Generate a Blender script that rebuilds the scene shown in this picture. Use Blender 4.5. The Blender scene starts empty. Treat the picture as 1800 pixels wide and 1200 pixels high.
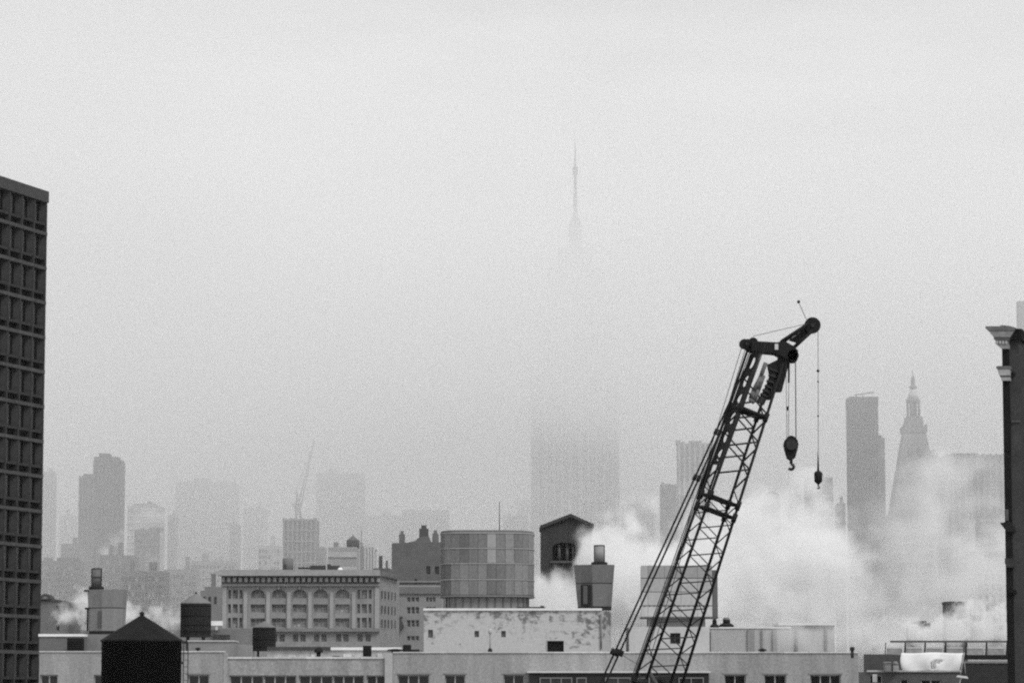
import bpy, math, random
from mathutils import Vector

S = bpy.context.scene
C = S.collection
PI = math.pi

# ------------------------------------------------------------------ camera
F, HOR, CZ = 5500.0, 1215.0, 40.0          # focal length in photo pixels, horizon row, eye height (m)
PITCH = math.atan((HOR - 600) / F)
cam = bpy.data.cameras.new('camera')
cam_ob = bpy.data.objects.new('camera', cam)
C.objects.link(cam_ob)
cam_ob.location = (0, 0, CZ)
cam_ob.rotation_euler = (PI / 2 + PITCH, 0, 0)
cam.sensor_width = 36
cam.lens = F / 1800 * 36
cam.clip_start, cam.clip_end = 1, 30000
S.camera = cam_ob

# ------------------------------------------------------------------ sky, sun, exposure
SUN_EL, SUN_AZ = 48, 140                    # elevation, azimuth clockwise from +Y
w = bpy.data.worlds.new('World')
S.world = w
w.use_nodes = True
nt = w.node_tree
nt.nodes.clear()
N, L = nt.nodes.new, nt.links.new
out = N('ShaderNodeOutputWorld')
bg = N('ShaderNodeBackground'); bg.inputs['Strength'].default_value = .1
sky = N('ShaderNodeTexSky'); sky.sky_type = 'NISHITA'; sky.sun_disc = False
sky.sun_elevation = math.radians(SUN_EL); sky.sun_rotation = math.radians(SUN_AZ)
bw = N('ShaderNodeRGBToBW'); L(sky.outputs[0], bw.inputs[0])       # black-and-white picture: a grey sky
mx = N('ShaderNodeMix'); mx.data_type = 'FLOAT'; mx.inputs['Factor'].default_value = .82; mx.inputs['B'].default_value = 9.0
L(bw.outputs[0], mx.inputs['A'])                                   # mostly an even overcast layer
tc = N('ShaderNodeTexCoord'); mp = N('ShaderNodeMapping'); mp.inputs['Scale'].default_value = (1.6, 1.6, 7)
nz = N('ShaderNodeTexNoise'); nz.inputs['Scale'].default_value = 3.5; nz.inputs['Detail'].default_value = 4
mr = N('ShaderNodeMapRange'); mr.inputs[1].default_value = .3; mr.inputs[2].default_value = .7
mr.inputs[3].default_value = .84; mr.inputs[4].default_value = 1.17
mu = N('ShaderNodeMath'); mu.operation = 'MULTIPLY'
L(tc.outputs['Generated'], mp.inputs[0]); L(mp.outputs[0], nz.inputs['Vector']); L(nz.outputs[0], mr.inputs[0])
L(mx.outputs[0], mu.inputs[0]); L(mr.outputs[0], mu.inputs[1])
L(mu.outputs[0], bg.inputs['Color']); L(bg.outputs[0], out.inputs['Surface'])

sl = bpy.data.lights.new('sun', 'SUN'); sl.energy = 1.7; sl.angle = math.radians(25); sl.color = (1, 1, 1)
sun = bpy.data.objects.new('sun', sl); C.objects.link(sun)
sun.rotation_euler = (math.radians(90 - SUN_EL), 0, math.radians(180 - SUN_AZ))

vs = S.view_settings
vs.view_transform = 'Standard'; vs.look = 'None'; vs.exposure = 0; vs.gamma = 1; vs.use_curve_mapping = False
cy = S.cycles
cy.volume_bounces = 12; cy.max_bounces = 16; cy.diffuse_bounces = 3; cy.glossy_bounces = 2
cy.use_adaptive_sampling = True; cy.adaptive_threshold = .01; cy.use_denoising = False   # fine film-like grain
cy.denoising_prefilter = 'ACCURATE'; cy.sample_clamp_indirect = 6
cy.pixel_filter_type = 'BLACKMAN_HARRIS'; cy.filter_width = 2.15
random.seed(7)

# ------------------------------------------------------------------ helpers
cP, sP = math.cos(PITCH), math.sin(PITCH)
def P(px, py, Y):
    """point seen at photo pixel (px, py) that stands Y metres ahead"""
    u, v = (px - 900) / F, (600 - py) / F
    k = Y / (cP - v * sP)
    return Vector((u * k, Y, CZ + (sP + v * cP) * k))
def X(px, py, Y): return P(px, py, Y).x
def Z(py, Y): return P(900, py, Y).z

_m = {}
def mat(v, var=.12, scale=.6, rough=.9, streak=False, spec=.12, metal=0):
    key = (v, var, scale, rough, streak, spec, metal)
    if key in _m: return _m[key]
    m = bpy.data.materials.new('grey_%03d' % int(v * 1000)); m.use_nodes = True
    n = m.node_tree.nodes; l = m.node_tree.links.new; b = n['Principled BSDF']
    b.inputs['Roughness'].default_value = rough; b.inputs['Specular IOR Level'].default_value = spec
    b.inputs['Metallic'].default_value = metal
    t = n.new('ShaderNodeTexCoord'); mp = n.new('ShaderNodeMapping')
    mp.inputs['Scale'].default_value = (1, 1, .16) if streak else (1, 1, 1)
    z = n.new('ShaderNodeTexNoise'); z.inputs['Scale'].default_value = scale; z.inputs['Detail'].default_value = 6; z.inputs['Roughness'].default_value = .65
    r = n.new('ShaderNodeMapRange'); r.inputs[1].default_value = .28; r.inputs[2].default_value = .72
    r.inputs[3].default_value = v * (1 - var); r.inputs[4].default_value = v * (1 + var)
    c = n.new('ShaderNodeCombineColor')
    l(t.outputs['Object'], mp.inputs[0]); l(mp.outputs[0], z.inputs['Vector']); l(z.outputs[0], r.inputs[0])
    z2 = n.new('ShaderNodeTexNoise'); z2.inputs['Scale'].default_value = scale * 7; z2.inputs['Detail'].default_value = 3
    r2 = n.new('ShaderNodeMapRange'); r2.inputs[1].default_value = .3; r2.inputs[2].default_value = .7
    r2.inputs[3].default_value = 1 - var * .7; r2.inputs[4].default_value = 1 + var * .7
    l(t.outputs['Object'], z2.inputs['Vector']); l(z2.outputs[0], r2.inputs[0])
    mul = n.new('ShaderNodeMath'); mul.operation = 'MULTIPLY'; l(r.outputs[0], mul.inputs[0]); l(r2.outputs[0], mul.inputs[1])
    for i in range(3): l(mul.outputs[0], c.inputs[i])
    l(c.outputs[0], b.inputs['Base Color'])
    _m[key] = m
    return m
def glass(v=.03):
    return mat(v, .5, .35, .12, False, .35)
def stained(v=.5, dark=.12):
    """peeling white paint: dark weather stains gathered in patches near the top"""
    m = bpy.data.materials.new('stained_white_wall'); m.use_nodes = True
    n = m.node_tree.nodes; l = m.node_tree.links.new; b = n['Principled BSDF']
    b.inputs['Roughness'].default_value = .95; b.inputs['Specular IOR Level'].default_value = .1
    t = n.new('ShaderNodeTexCoord'); s = n.new('ShaderNodeSeparateXYZ'); l(t.outputs['Generated'], s.inputs[0])
    a = n.new('ShaderNodeTexNoise'); a.inputs['Scale'].default_value = 1.25; a.inputs['Detail'].default_value = 9; a.inputs['Roughness'].default_value = .72
    mp = n.new('ShaderNodeMapping'); mp.inputs['Scale'].default_value = (1, 1, 1.5)
    l(t.outputs['Object'], mp.inputs[0]); l(mp.outputs[0], a.inputs['Vector'])
    g = n.new('ShaderNodeTexNoise'); g.inputs['Scale'].default_value = .28; g.inputs['Detail'].default_value = 2; l(t.outputs['Object'], g.inputs['Vector'])
    k = n.new('ShaderNodeMath'); k.operation = 'MULTIPLY_ADD'; k.inputs[1].default_value = .22; l(s.outputs[2], k.inputs[0]); l(a.outputs[0], k.inputs[2])
    k2 = n.new('ShaderNodeMath'); k2.operation = 'MULTIPLY_ADD'; k2.inputs[1].default_value = .45; l(g.outputs[0], k2.inputs[0]); l(k.outputs[0], k2.inputs[2])
    r = n.new('ShaderNodeMapRange'); r.interpolation_type = 'SMOOTHSTEP'
    r.inputs[1].default_value = .875; r.inputs[2].default_value = 1.02; r.inputs[3].default_value = 0; r.inputs[4].default_value = .9
    l(k2.outputs[0], r.inputs[0])
    f = n.new('ShaderNodeTexNoise'); f.inputs['Scale'].default_value = 4; f.inputs['Detail'].default_value = 4; l(t.outputs['Object'], f.inputs['Vector'])
    r2 = n.new('ShaderNodeMapRange'); r2.inputs[1].default_value = .3; r2.inputs[2].default_value = .7; r2.inputs[3].default_value = v * .9; r2.inputs[4].default_value = v * 1.06
    l(f.outputs[0], r2.inputs[0])
    mxx = n.new('ShaderNodeMix'); mxx.data_type = 'FLOAT'; mxx.inputs['B'].default_value = dark
    l(r.outputs[0], mxx.inputs['Factor']); l(r2.outputs[0], mxx.inputs['A'])
    c = n.new('ShaderNodeCombineColor')
    for i in range(3): l(mxx.outputs[0], c.inputs[i])
    l(c.outputs[0], b.inputs['Base Color'])
    return m

def origin(o):
    v = Vector((0, 0, 0))
    while o: v += o.location; o = o.parent
    return v
class MB:
    """collects shapes in world coordinates; build() links them as one mesh object"""
    def __init__(s): s.v = []; s.f = []; s.sm = []
    def add(s, vs_, fs, smooth=False):
        b = len(s.v); s.v += [tuple(v) for v in vs_]; s.f += [tuple(b + i for i in f) for f in fs]; s.sm += [smooth] * len(fs); return s
    def box(s, x0, x1, y0, y1, z0, z1):
        v = [(x, y, z) for z in (z0, z1) for y in (y0, y1) for x in (x0, x1)]
        return s.add(v, [(0, 2, 3, 1), (4, 5, 7, 6), (0, 1, 5, 4), (1, 3, 7, 5), (3, 2, 6, 7), (2, 0, 4, 6)])
    def frustum(s, a, b):
        """a, b: lists of points of the lower and the upper ring"""
        n = len(a); f = [(i, (i + 1) % n, n + (i + 1) % n, n + i) for i in range(n)]
        return s.add(list(a) + list(b), f + [tuple(range(n))[::-1], tuple(range(n, 2 * n))])
    def lathe(s, c, prof, n=20, smooth=True, ph=0):
        """c = (x, y); prof = [(radius, z) ...] bottom to top"""
        v = []; f = []
        for r, z in prof:
            for i in range(n):
                t = ph + 2 * PI * i / n; v.append((c[0] + r * math.cos(t), c[1] + r * math.sin(t), z))
        for k in range(len(prof) - 1):
            for i in range(n):
                j = (i + 1) % n; f.append((k * n + i, k * n + j, (k + 1) * n + j, (k + 1) * n + i))
        s.add(v, f, smooth)
        m = len(prof) - 1
        b = len(s.v) - len(v)
        s.f += [tuple(b + i for i in range(n))[::-1], tuple(b + m * n + i for i in range(n))]; s.sm += [False, False]
        return s
    def tube(s, a, b, r, n=6, r2=None):
        a, b = Vector(a), Vector(b); d = (b - a).normalized(); r2 = r if r2 is None else r2
        u = d.cross(Vector((0, 1, 0)) if abs(d.y) < .9 else Vector((1, 0, 0))).normalized(); w_ = d.cross(u)
        A = [a + (u * math.cos(2 * PI * i / n) + w_ * math.sin(2 * PI * i / n)) * r for i in range(n)]
        B = [b + (u * math.cos(2 * PI * i / n) + w_ * math.sin(2 * PI * i / n)) * r2 for i in range(n)]
        f = [(i, (i + 1) % n, n + (i + 1) % n, n + i) for i in range(n)]
        s.add(A + B, f, n > 5); b0 = len(s.v) - 2 * n
        s.f += [tuple(b0 + i for i in range(n))[::-1], tuple(b0 + n + i for i in range(n))]; s.sm += [False, False]
        return s
    def prism(s, pts, y0, y1):
        """pts: (x, z) outline, extruded from y0 to y1"""
        return s.frustum([(x, y0, z) for x, z in pts], [(x, y1, z) for x, z in pts])
    def disc(s, c, r, y0, y1, n=24, hole=0):
        """wheel whose axle runs along y"""
        ring = lambda q, y: [(c[0] + q * math.cos(2 * PI * i / n), y, c[1] + q * math.sin(2 * PI * i / n)) for i in range(n)]
        if not hole: return s.frustum(ring(r, y0), ring(r, y1))
        v = ring(r, y0) + ring(r, y1) + ring(hole, y1) + ring(hole, y0); f = []
        for k in range(4):
            for i in range(n):
                j = (i + 1) % n; k2 = (k + 1) % 4; f.append((k * n + i, k * n + j, k2 * n + j, k2 * n + i))
        return s.add(v, f)
    def path(s, pts, r, n=6):
        for a, b in zip(pts, pts[1:]): s.tube(a, b, r, n)
        return s
    def mesh(s, name, m, off):
        me = bpy.data.meshes.new(name)
        me.from_pydata([(x - off.x, y - off.y, z - off.z) for x, y, z in s.v], [], s.f)
        me.polygons.foreach_set('use_smooth', s.sm); me.materials.append(m); me.update()
        import bmesh
        bm = bmesh.new(); bm.from_mesh(me); bmesh.ops.recalc_face_normals(bm, faces=bm.faces); bm.to_mesh(me); bm.free()
        return me
    def build(s, name, m, parent=None, label=None):
        off = origin(parent)
        if parent is None:
            xs = [v[0] for v in s.v]; ys = [v[1] for v in s.v]; zs = [v[2] for v in s.v]
            off = Vector(((min(xs) + max(xs)) / 2, (min(ys) + max(ys)) / 2, min(zs)))
        o = bpy.data.objects.new(name, s.mesh(name, m, off)); C.objects.link(o)
        if parent: o.parent = parent
        else: o.location = off
        if label: o['label'] = label
        return o
def tag(o, label=None, cat=None, group=None, kind=None):
    for k, v in (('label', label), ('category', cat), ('group', group), ('kind', kind)):
        if v: o[k] = v
    return o
def thing(name, label, cat, loc, group=None):
    o = bpy.data.objects.new(name, None); C.objects.link(o); o.location = loc; o.empty_display_size = .5
    return tag(o, label, cat, group)
def piece(name, mesh, parent, pos):
    o = bpy.data.objects.new(name, mesh); C.objects.link(o); o.parent = parent; o.location = Vector(pos) - origin(parent); return o
def B(x0, x1, y0, y1, z0, z1): return MB().box(x0, x1, y0, y1, z0, z1)

_win = {}
def window(parent, x0, x1, z0, z1, y, gm, fm, nx=2, nz=2, bar=.06, name='window'):
    """one window: a pane set at depth y, with a frame as its sub-part"""
    W, H = x1 - x0, z1 - z0
    key = (round(W, 2), round(H, 2), gm.name, fm.name if fm else '', nx, nz, bar)
    if key not in _win:
        zero = Vector((0, 0, 0))
        p = B(-W / 2, W / 2, 0, .04, -H / 2, H / 2).mesh('window_pane', gm, zero)
        fr = None
        if fm:
            q = MB(); hb = bar / 2
            q.box(-W / 2, W / 2, -.09, -.003, -H / 2, -H / 2 + bar); q.box(-W / 2, W / 2, -.09, -.003, H / 2 - bar, H / 2)
            for i in range(nx + 1):
                c = -W / 2 + hb + (W - bar) * i / nx
                q.box(c - hb, c + hb, -.087, -.004, -H / 2 + bar, H / 2 - bar)
            for k in range(1, nz):
                c = -H / 2 + H * k / nz
                q.box(-W / 2 + bar, W / 2 - bar, -.08, -.005, c - hb * .8, c + hb * .8)
            fr = q.mesh('window_frame', fm, zero)
        _win[key] = (p, fr)
    p, fr = _win[key]
    o = piece(name, p, parent, ((x0 + x1) / 2, y, (z0 + z1) / 2))
    if fr:
        c = bpy.data.objects.new('frame', fr); C.objects.link(c); c.parent = o
    return o
def grid_wall(parent, x0, x1, z0, z1, yf, th, opens, m, name='wall'):
    """one connected wall sheet with rectangular openings (list of x0, x1, z0, z1), each with its reveals"""
    r_ = lambda q: round(q, 4)
    xs = sorted({r_(x0), r_(x1)} | {r_(o[0]) for o in opens} | {r_(o[1]) for o in opens})
    zs = sorted({r_(z0), r_(z1)} | {r_(o[2]) for o in opens} | {r_(o[3]) for o in opens})
    nx, nz = len(xs), len(zs)
    inside = lambda i, k: any(o[0] - 1e-3 < (xs[i] + xs[i + 1]) / 2 < o[1] + 1e-3 and o[2] - 1e-3 < (zs[k] + zs[k + 1]) / 2 < o[3] + 1e-3 for o in opens)
    hole = {(i, k) for i in range(nx - 1) for k in range(nz - 1) if inside(i, k)}
    v = [(x, yf, z) for z in zs for x in xs] + [(x, yf + th, z) for z in zs for x in xs]
    id_ = lambda i, k, b=0: k * nx + i + b * nx * nz
    f = []
    for i in range(nx - 1):
        for k in range(nz - 1):
            if (i, k) not in hole:
                f.append((id_(i, k), id_(i + 1, k), id_(i + 1, k + 1), id_(i, k + 1)))
                for (di, dk, a, b) in ((-1, 0, (i, k), (i, k + 1)), (1, 0, (i + 1, k), (i + 1, k + 1)), (0, -1, (i, k), (i + 1, k)), (0, 1, (i, k + 1), (i + 1, k + 1))):
                    n = (i + di, k + dk)
                    if n in hole or not (0 <= n[0] < nx - 1 and 0 <= n[1] < nz - 1):
                        f.append((id_(*a), id_(*b), id_(*b, 1), id_(*a, 1)))
    used = sorted({q for g in f for q in g}); re = {q: i for i, q in enumerate(used)}
    return MB().add([v[q] for q in used], [tuple(re[q] for q in g) for g in f]).build(name, m, parent)
def arch_surround(parent, x0, x1, z0, z1, y0, y1, m, name='arch_surround'):
    """fills the corners of an opening's head so that it reads as a round arch"""
    c = (x0 + x1) / 2; rx = (x1 - x0) / 2; n = 10
    pts = [(c + rx * math.cos(PI * i / n), z0 + (z1 - z0) * math.sin(PI * i / n)) for i in range(n + 1)]
    v = []; f = []
    for y in (y0, y1):
        v += [(x, y, z) for x, z in pts] + [(x, y, z1 + .02) for x, z in pts]
    m_ = n + 1
    for i in range(n):
        f += [(i, i + 1, m_ + i + 1, m_ + i), (2 * m_ + i, 2 * m_ + i + 1, 3 * m_ + i + 1, 3 * m_ + i), (i, i + 1, 2 * m_ + i + 1, 2 * m_ + i)]
    return MB().add(v, f).build(name, m, parent)

# ------------------------------------------------------------------ ground
tag(B(-7000, 7000, -900, 11000, -.5, 0).build('ground', mat(.28, .25, .01)), 'grey city ground far below the roofs', kind='structure')

# ------------------------------------------------------------------ left: dark tower with a deep concrete grid
def waffle_tower():
    Yc = 300.0
    cx = X(74.5, 900, Yc)
    d = Vector((.317, .948, 0)).normalized(); nrm = Vector((d.y, -d.x, 0))     # along the face, out of the face
    fh = 61.5 * Yc / F; cw = 2.5; ncol = 7; dep = .62
    zr = Z(472, Yc)                                                          # one beam line at the corner
    ztop = Z(337, Yc); nup = 2; rows = 16
    t = thing('concrete_grid_tower', 'tall dark concrete tower at the left edge, faced with deep window cells', 'tower', (cx, Yc, 0))
    cm, gm = mat(.04, .3, .5), glass(.005)
    def W(a, o, z): return Vector((cx, Yc, 0)) - d * a + nrm * o + Vector((0, 0, z))   # a metres back from the far corner, o out
    def bx(a0, a1, o0, o1, z0, z1):
        return MB().frustum([W(a0, o0, z0), W(a1, o0, z0), W(a1, o1, z0), W(a0, o1, z0)], [W(a0, o0, z1), W(a1, o0, z1), W(a1, o1, z1), W(a0, o1, z1)])
    Lf = ncol * cw + .35
    bx(0, Lf, -30, -dep, 0, ztop - .5).build('wall', cm, t)
    zt = zr + nup * fh
    bx(-.06, Lf, -dep + .002, .12, zt - .3, ztop).build('parapet', mat(.065, .15, .5), t)
    zl = zr - rows * fh
    bx(0, Lf, -dep + .002, 0, 0, zl - .21).build('lower_wall', cm, t)
    zero = Vector((0, 0, 0))
    base = Vector((cx, Yc, 0))
    def rel(mb): return mb.mesh('x', cm, base)
    pier = bx(-.15, .15, -dep + .003, 0, zl + .2, zt - .31).mesh('pier', cm, base)
    for c in range(ncol + 1):
        o = piece('pier', pier, t, base - d * (c * cw + .16))
    for r in range(-nup + 0, rows + 1):
        z = zr - r * fh
        if r > -nup: bx(0.03, Lf, -dep + .004, .05, z - .18, z + .15).build('floor_beam', mat(.068, .3, .5), t)
    # cells: short dark slot over each beam, a sill bar, then glass beside a splayed panel
    slot_h = .62
    sill = bx(.31 - .0, cw - .15 + .16, -dep + .005, -.06, 0, .24).mesh('sill', cm, base)
    slot = bx(.32, cw, -dep + .05, -dep + .09, 0, slot_h).mesh('dark_recess', mat(.01, .2), base)  # near-black sheet puts the short recess's darkness into its colour
    z0, z1 = .17 + slot_h + .24, fh - .2
    pane = bx(.32 + .3, cw, -dep + .05, -dep + .1, z0, z1).mesh('window_pane', gm, base)
    a0, a1 = .311, .311 + .52
    wedge = MB().frustum([W(a0, -.05, z0), W(a1, -dep + .006, z0), W(a0, -dep + .006, z0)], [W(a0, -.05, z1), W(a1, -dep + .006, z1), W(a0, -dep + .006, z1)]).mesh('splayed_panel', mat(.042, .3, .5), base)
    for r in range(-nup + 1, rows + 1):
        z = zr - r * fh
        for c in range(ncol):
            p0 = base - d * (c * cw) + Vector((0, 0, z))
            piece('sill', sill, t, p0 + Vector((0, 0, .17 + slot_h)))
            piece('dark_recess', slot, t, p0 + Vector((0, 0, .17)))
            piece('window', pane, t, p0)
            piece('splayed_panel', wedge, t, p0)
waffle_tower()

# ------------------------------------------------------------------ right: building end with stacked cornices
def cornice_building():
    Y = 118.0
    x0, x1, x2 = X(1767, 900, Y), X(1779, 900, Y), X(1797.5, 900, Y)
    zt = Z(598, Y)
    t = thing('cornice_building', 'dark old facade end at the right edge with stone cornices stepping out', 'building', (x1, Y, 0))
    dk, br, st = mat(.014, .2, .8, .9, False, .05), mat(.05, .25, 1.2), mat(.2, .2, 1.5)
    Yd = Y + 26; SK = .334                                # the street front runs off to the right like the grid tower's
    def B(a, b, c, d, e, f):
        q = [(a + SK * (c - Y), c), (b + SK * (c - Y), c), (b + SK * (d - Y), d), (a + SK * (d - Y), d)]
        return MB().frustum([(*w_, e) for w_ in q], [(*w_, f) for w_ in q])
    B(x1, x2, Y, Yd, 0, zt).build('wall', br, t, 'grey brick side wall beside the dark pilaster')
    B(x2 + .02, x2 + 9, Y + 1.5, Yd, 0, Z(604, Y)).build('rear_wall', br, t)
    B(x1 - .02, x2 + .12, Y - .22, Yd, zt, zt + .42).build('parapet_cap', dk, t)
    B(x0, x1 - .003, Y - .1, Yd, 0, Z(585, Y)).build('pilaster', dk, t)
    xx = lambda px: X(px, 700, Y)
    def moulding(name, pts, m, yo=.25):
        MB().frustum([(xx(a) - SK * yo, Y - yo, Z(b, Y)) for a, b in pts], [(xx(a) + SK * (Yd + .1 - Y), Yd + .1, Z(b, Y)) for a, b in pts]).build(name, m, t)
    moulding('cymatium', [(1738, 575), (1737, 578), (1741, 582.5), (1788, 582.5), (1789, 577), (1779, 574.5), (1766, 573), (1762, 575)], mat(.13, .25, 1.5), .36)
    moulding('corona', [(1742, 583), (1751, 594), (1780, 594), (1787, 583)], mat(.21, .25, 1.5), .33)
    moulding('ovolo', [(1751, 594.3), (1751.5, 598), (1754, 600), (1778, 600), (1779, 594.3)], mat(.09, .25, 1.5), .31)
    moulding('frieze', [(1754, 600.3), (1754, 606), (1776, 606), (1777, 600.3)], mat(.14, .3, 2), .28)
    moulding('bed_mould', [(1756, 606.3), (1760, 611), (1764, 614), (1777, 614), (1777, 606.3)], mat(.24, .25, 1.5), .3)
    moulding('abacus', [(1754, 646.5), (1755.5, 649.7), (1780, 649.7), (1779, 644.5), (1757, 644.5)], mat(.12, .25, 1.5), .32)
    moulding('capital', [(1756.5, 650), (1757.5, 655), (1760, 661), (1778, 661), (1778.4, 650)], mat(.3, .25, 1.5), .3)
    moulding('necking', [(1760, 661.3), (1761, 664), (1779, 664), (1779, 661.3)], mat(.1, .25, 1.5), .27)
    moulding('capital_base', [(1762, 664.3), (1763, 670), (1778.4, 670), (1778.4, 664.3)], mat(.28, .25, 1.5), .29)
    moulding('pilaster_panel', [(1764, 718), (1764, 786), (1768, 792), (1776, 792), (1776, 706), (1768, 706)], dk, .16)
    MB().prism([(xx(1779), Z(653, Y)), (xx(1785), Z(656, Y)), (xx(1784), Z(662, Y)), (xx(1779), Z(664, Y))], Y - .12, Y - .002).build('scroll_bracket', dk, t)
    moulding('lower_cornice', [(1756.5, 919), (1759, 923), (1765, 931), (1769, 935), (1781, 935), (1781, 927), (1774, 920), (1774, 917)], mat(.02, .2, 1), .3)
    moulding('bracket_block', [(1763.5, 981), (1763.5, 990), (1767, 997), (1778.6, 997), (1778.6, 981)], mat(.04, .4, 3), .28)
    moulding('sill_course', [(1766, 1038), (1770, 1042), (1782, 1042), (1780, 1036)], dk, .26)
    # small carved blocks under the top cornice and toothed quoins beside the pilaster
    for k in range(4):
        a = xx(1755.5 + k * 5.3); B(a, a + .075, Y - .34, Y - .283, Z(606, Y), Z(600.6, Y)).build('carved_block', mat(.34, .2, 2), t)
    q = B(-.13, .13, -.06, 0, 0, .1).mesh('quoin', mat(.075, .2, 2), Vector((0, 0, 0)))
    for k in range(10): piece('quoin', q, t, (x1 + .15, Y, Z(702, Y) + k * .19))
    B(xx(1766) - .02, xx(1770), Y - .16, Y - .102, Z(915, Y), Z(895, Y)).build('plaque', mat(.1, .2, 2), t)
    B(x1 + .05, x2 - .02, Y - .07, Y - .002, Z(742, Y), Z(739, Y)).build('string_course', mat(.09, .2, 2), t)
cornice_building()
tag(B(X(1790, 550, 1130), X(1830, 550, 1130), 1130, 1134, 0, Z(529, 1130)).build('apartment_block', mat(.3, .1)), 'pale block just showing above the dark cornices at the right edge', 'building')

# ------------------------------------------------------------------ wooden water tanks
def water_tank(px0, px1, pyeave, pyapex, pybot, Y, label, roofm, woodm, stand, finial=True, over=1.02, staves=26, nroof=14, ladder=False, hoops=5, nlegs=4, leg_px=None):
    x0, x1 = X(px0, pyeave, Y), X(px1, pyeave, Y); cx = (x0 + x1) / 2; r = (x1 - x0) / 2
    ze, za, zb = Z(pyeave, Y), Z(pyapex, Y), Z(pybot, Y)
    t = thing('water_tank', label, 'water tank', (cx, Y, stand), 'rooftop water tanks')
    br = r / over
    MB().lathe((cx, Y), [(br * .985, zb + .02), (br * .985, ze)], 40, True).build('barrel', woodm, t)
    if staves:
        h = 2 * PI / staves
        sp = [(br * 1.005, -h * .47), (br * 1.005, h * .47), (br * .975, h * .47), (br * .975, -h * .47)]
        for i in range(staves):
            a = i * h
            q = [(cx + rr * math.cos(a + b), Y + rr * math.sin(a + b)) for rr, b in sp]
            MB().frustum([(x, y, zb) for x, y in q], [(x, y, ze + .01) for x, y in q]).build('stave', woodm, t)
    for k in range(hoops):
        z = zb + (ze - zb) * (.1 + .8 * (k / max(1, hoops - 1)) ** 1.25)
        n = 40; v = []; f = []
        for rr, zz in ((br * 1.004, z), (br * 1.016, z), (br * 1.016, z + .05), (br * 1.004, z + .05)):
            v += [(cx + rr * math.cos(2 * PI * i / n), Y + rr * math.sin(2 * PI * i / n), zz) for i in range(n)]
        for a in range(4):
            for i in range(n): f.append((a * n + i, a * n + (i + 1) % n, ((a + 1) % 4) * n + (i + 1) % n, ((a + 1) % 4) * n + i))
        MB().add(v, f).build('hoop', mat(.005, .2, .6, .9, False, .04), t)
    rf = MB().lathe((cx, Y), [(r, ze - .03), (r, ze + .04), (r * .06, za)], nroof, False, .1).build('roof', roofm, t)
    if finial:
        fw = r * .03 + .02
        MB().lathe((cx, Y), [(fw * 1.2, za - .05), (fw * 1.2, za + .06), (fw * 1.6, za + .07), (fw * 1.6, za + .13), (fw * .5, za + .2)], 10).build('finial', mat(.03), rf)
    MB().lathe((cx, Y), [(br * 1.03, zb - .16), (br * 1.03, zb - .002)], 24, False).build('platform', mat(.03, .3), t)
    for i in range(nlegs):
        a = PI / 4 + i * 2 * PI / nlegs; lx, ly = cx + br * .72 * math.cos(a), Y + br * .72 * math.sin(a)
        B(lx - .08, lx + .08, ly - .08, ly + .08, stand, zb - .17).build('leg', mat(.04, .2), t)
    if ladder:
        xr = X(327, 1150, Y); la = MB()
        for dx in (-.09, .11): la.tube((xr + dx, Y - .2, stand), (xr + dx, Y - .2, ze - .02), .022, 6)
        z = stand + .2
        la.build('ladder_rail', mat(.06), t)
        rg = MB().tube((-.085, 0, 0), (.105, 0, 0), .012, 5).mesh('rung', mat(.06), Vector((0, 0, 0)))
        while z < ze - .1: piece('rung', rg, t, (xr, Y - .2, z)); z += .3
        B(xr - .22, xr - .1, Y - .24, Y - .16, ze - 1.02, ze - .92).build('ladder_bracket', mat(.04), t)
        B(xr - .16, xr + .02, Y - .2, Y - .1, ze - .12, ze + .0).build('overflow_pipe', mat(.03), t)
    return t
tag(B(X(100, 1190, 140), X(420, 1190, 140), 132, 152, 0, 34.0).build('low_roof', mat(.12)), 'roof under the big black tank', kind='structure')
water_tank(177, 321, 1126, 1082, 1262, 140, 'large black wooden water tank with a conical roof, nearest one', mat(.013, .3, 1.2), mat(.0035, .3, 2, .9, False, .04), 34.0, over=1.035, staves=46, ladder=True, hoops=7)
water_tank(317, 372, 1060, 1043, 1116, 290, 'dark mid-size water tank with a pale conical roof, right of the large black tank', mat(.19, .15), mat(.022, .25), Z(1160, 290), over=1.03, staves=30, hoops=4)
water_tank(444, 485, 1102.5, 1091, 1141, 330, 'small dark water tank with pale cone roof standing before the arched facade', mat(.17, .15), mat(.02, .25), Z(1160, 330), over=1.0, staves=24, hoops=3)

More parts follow.
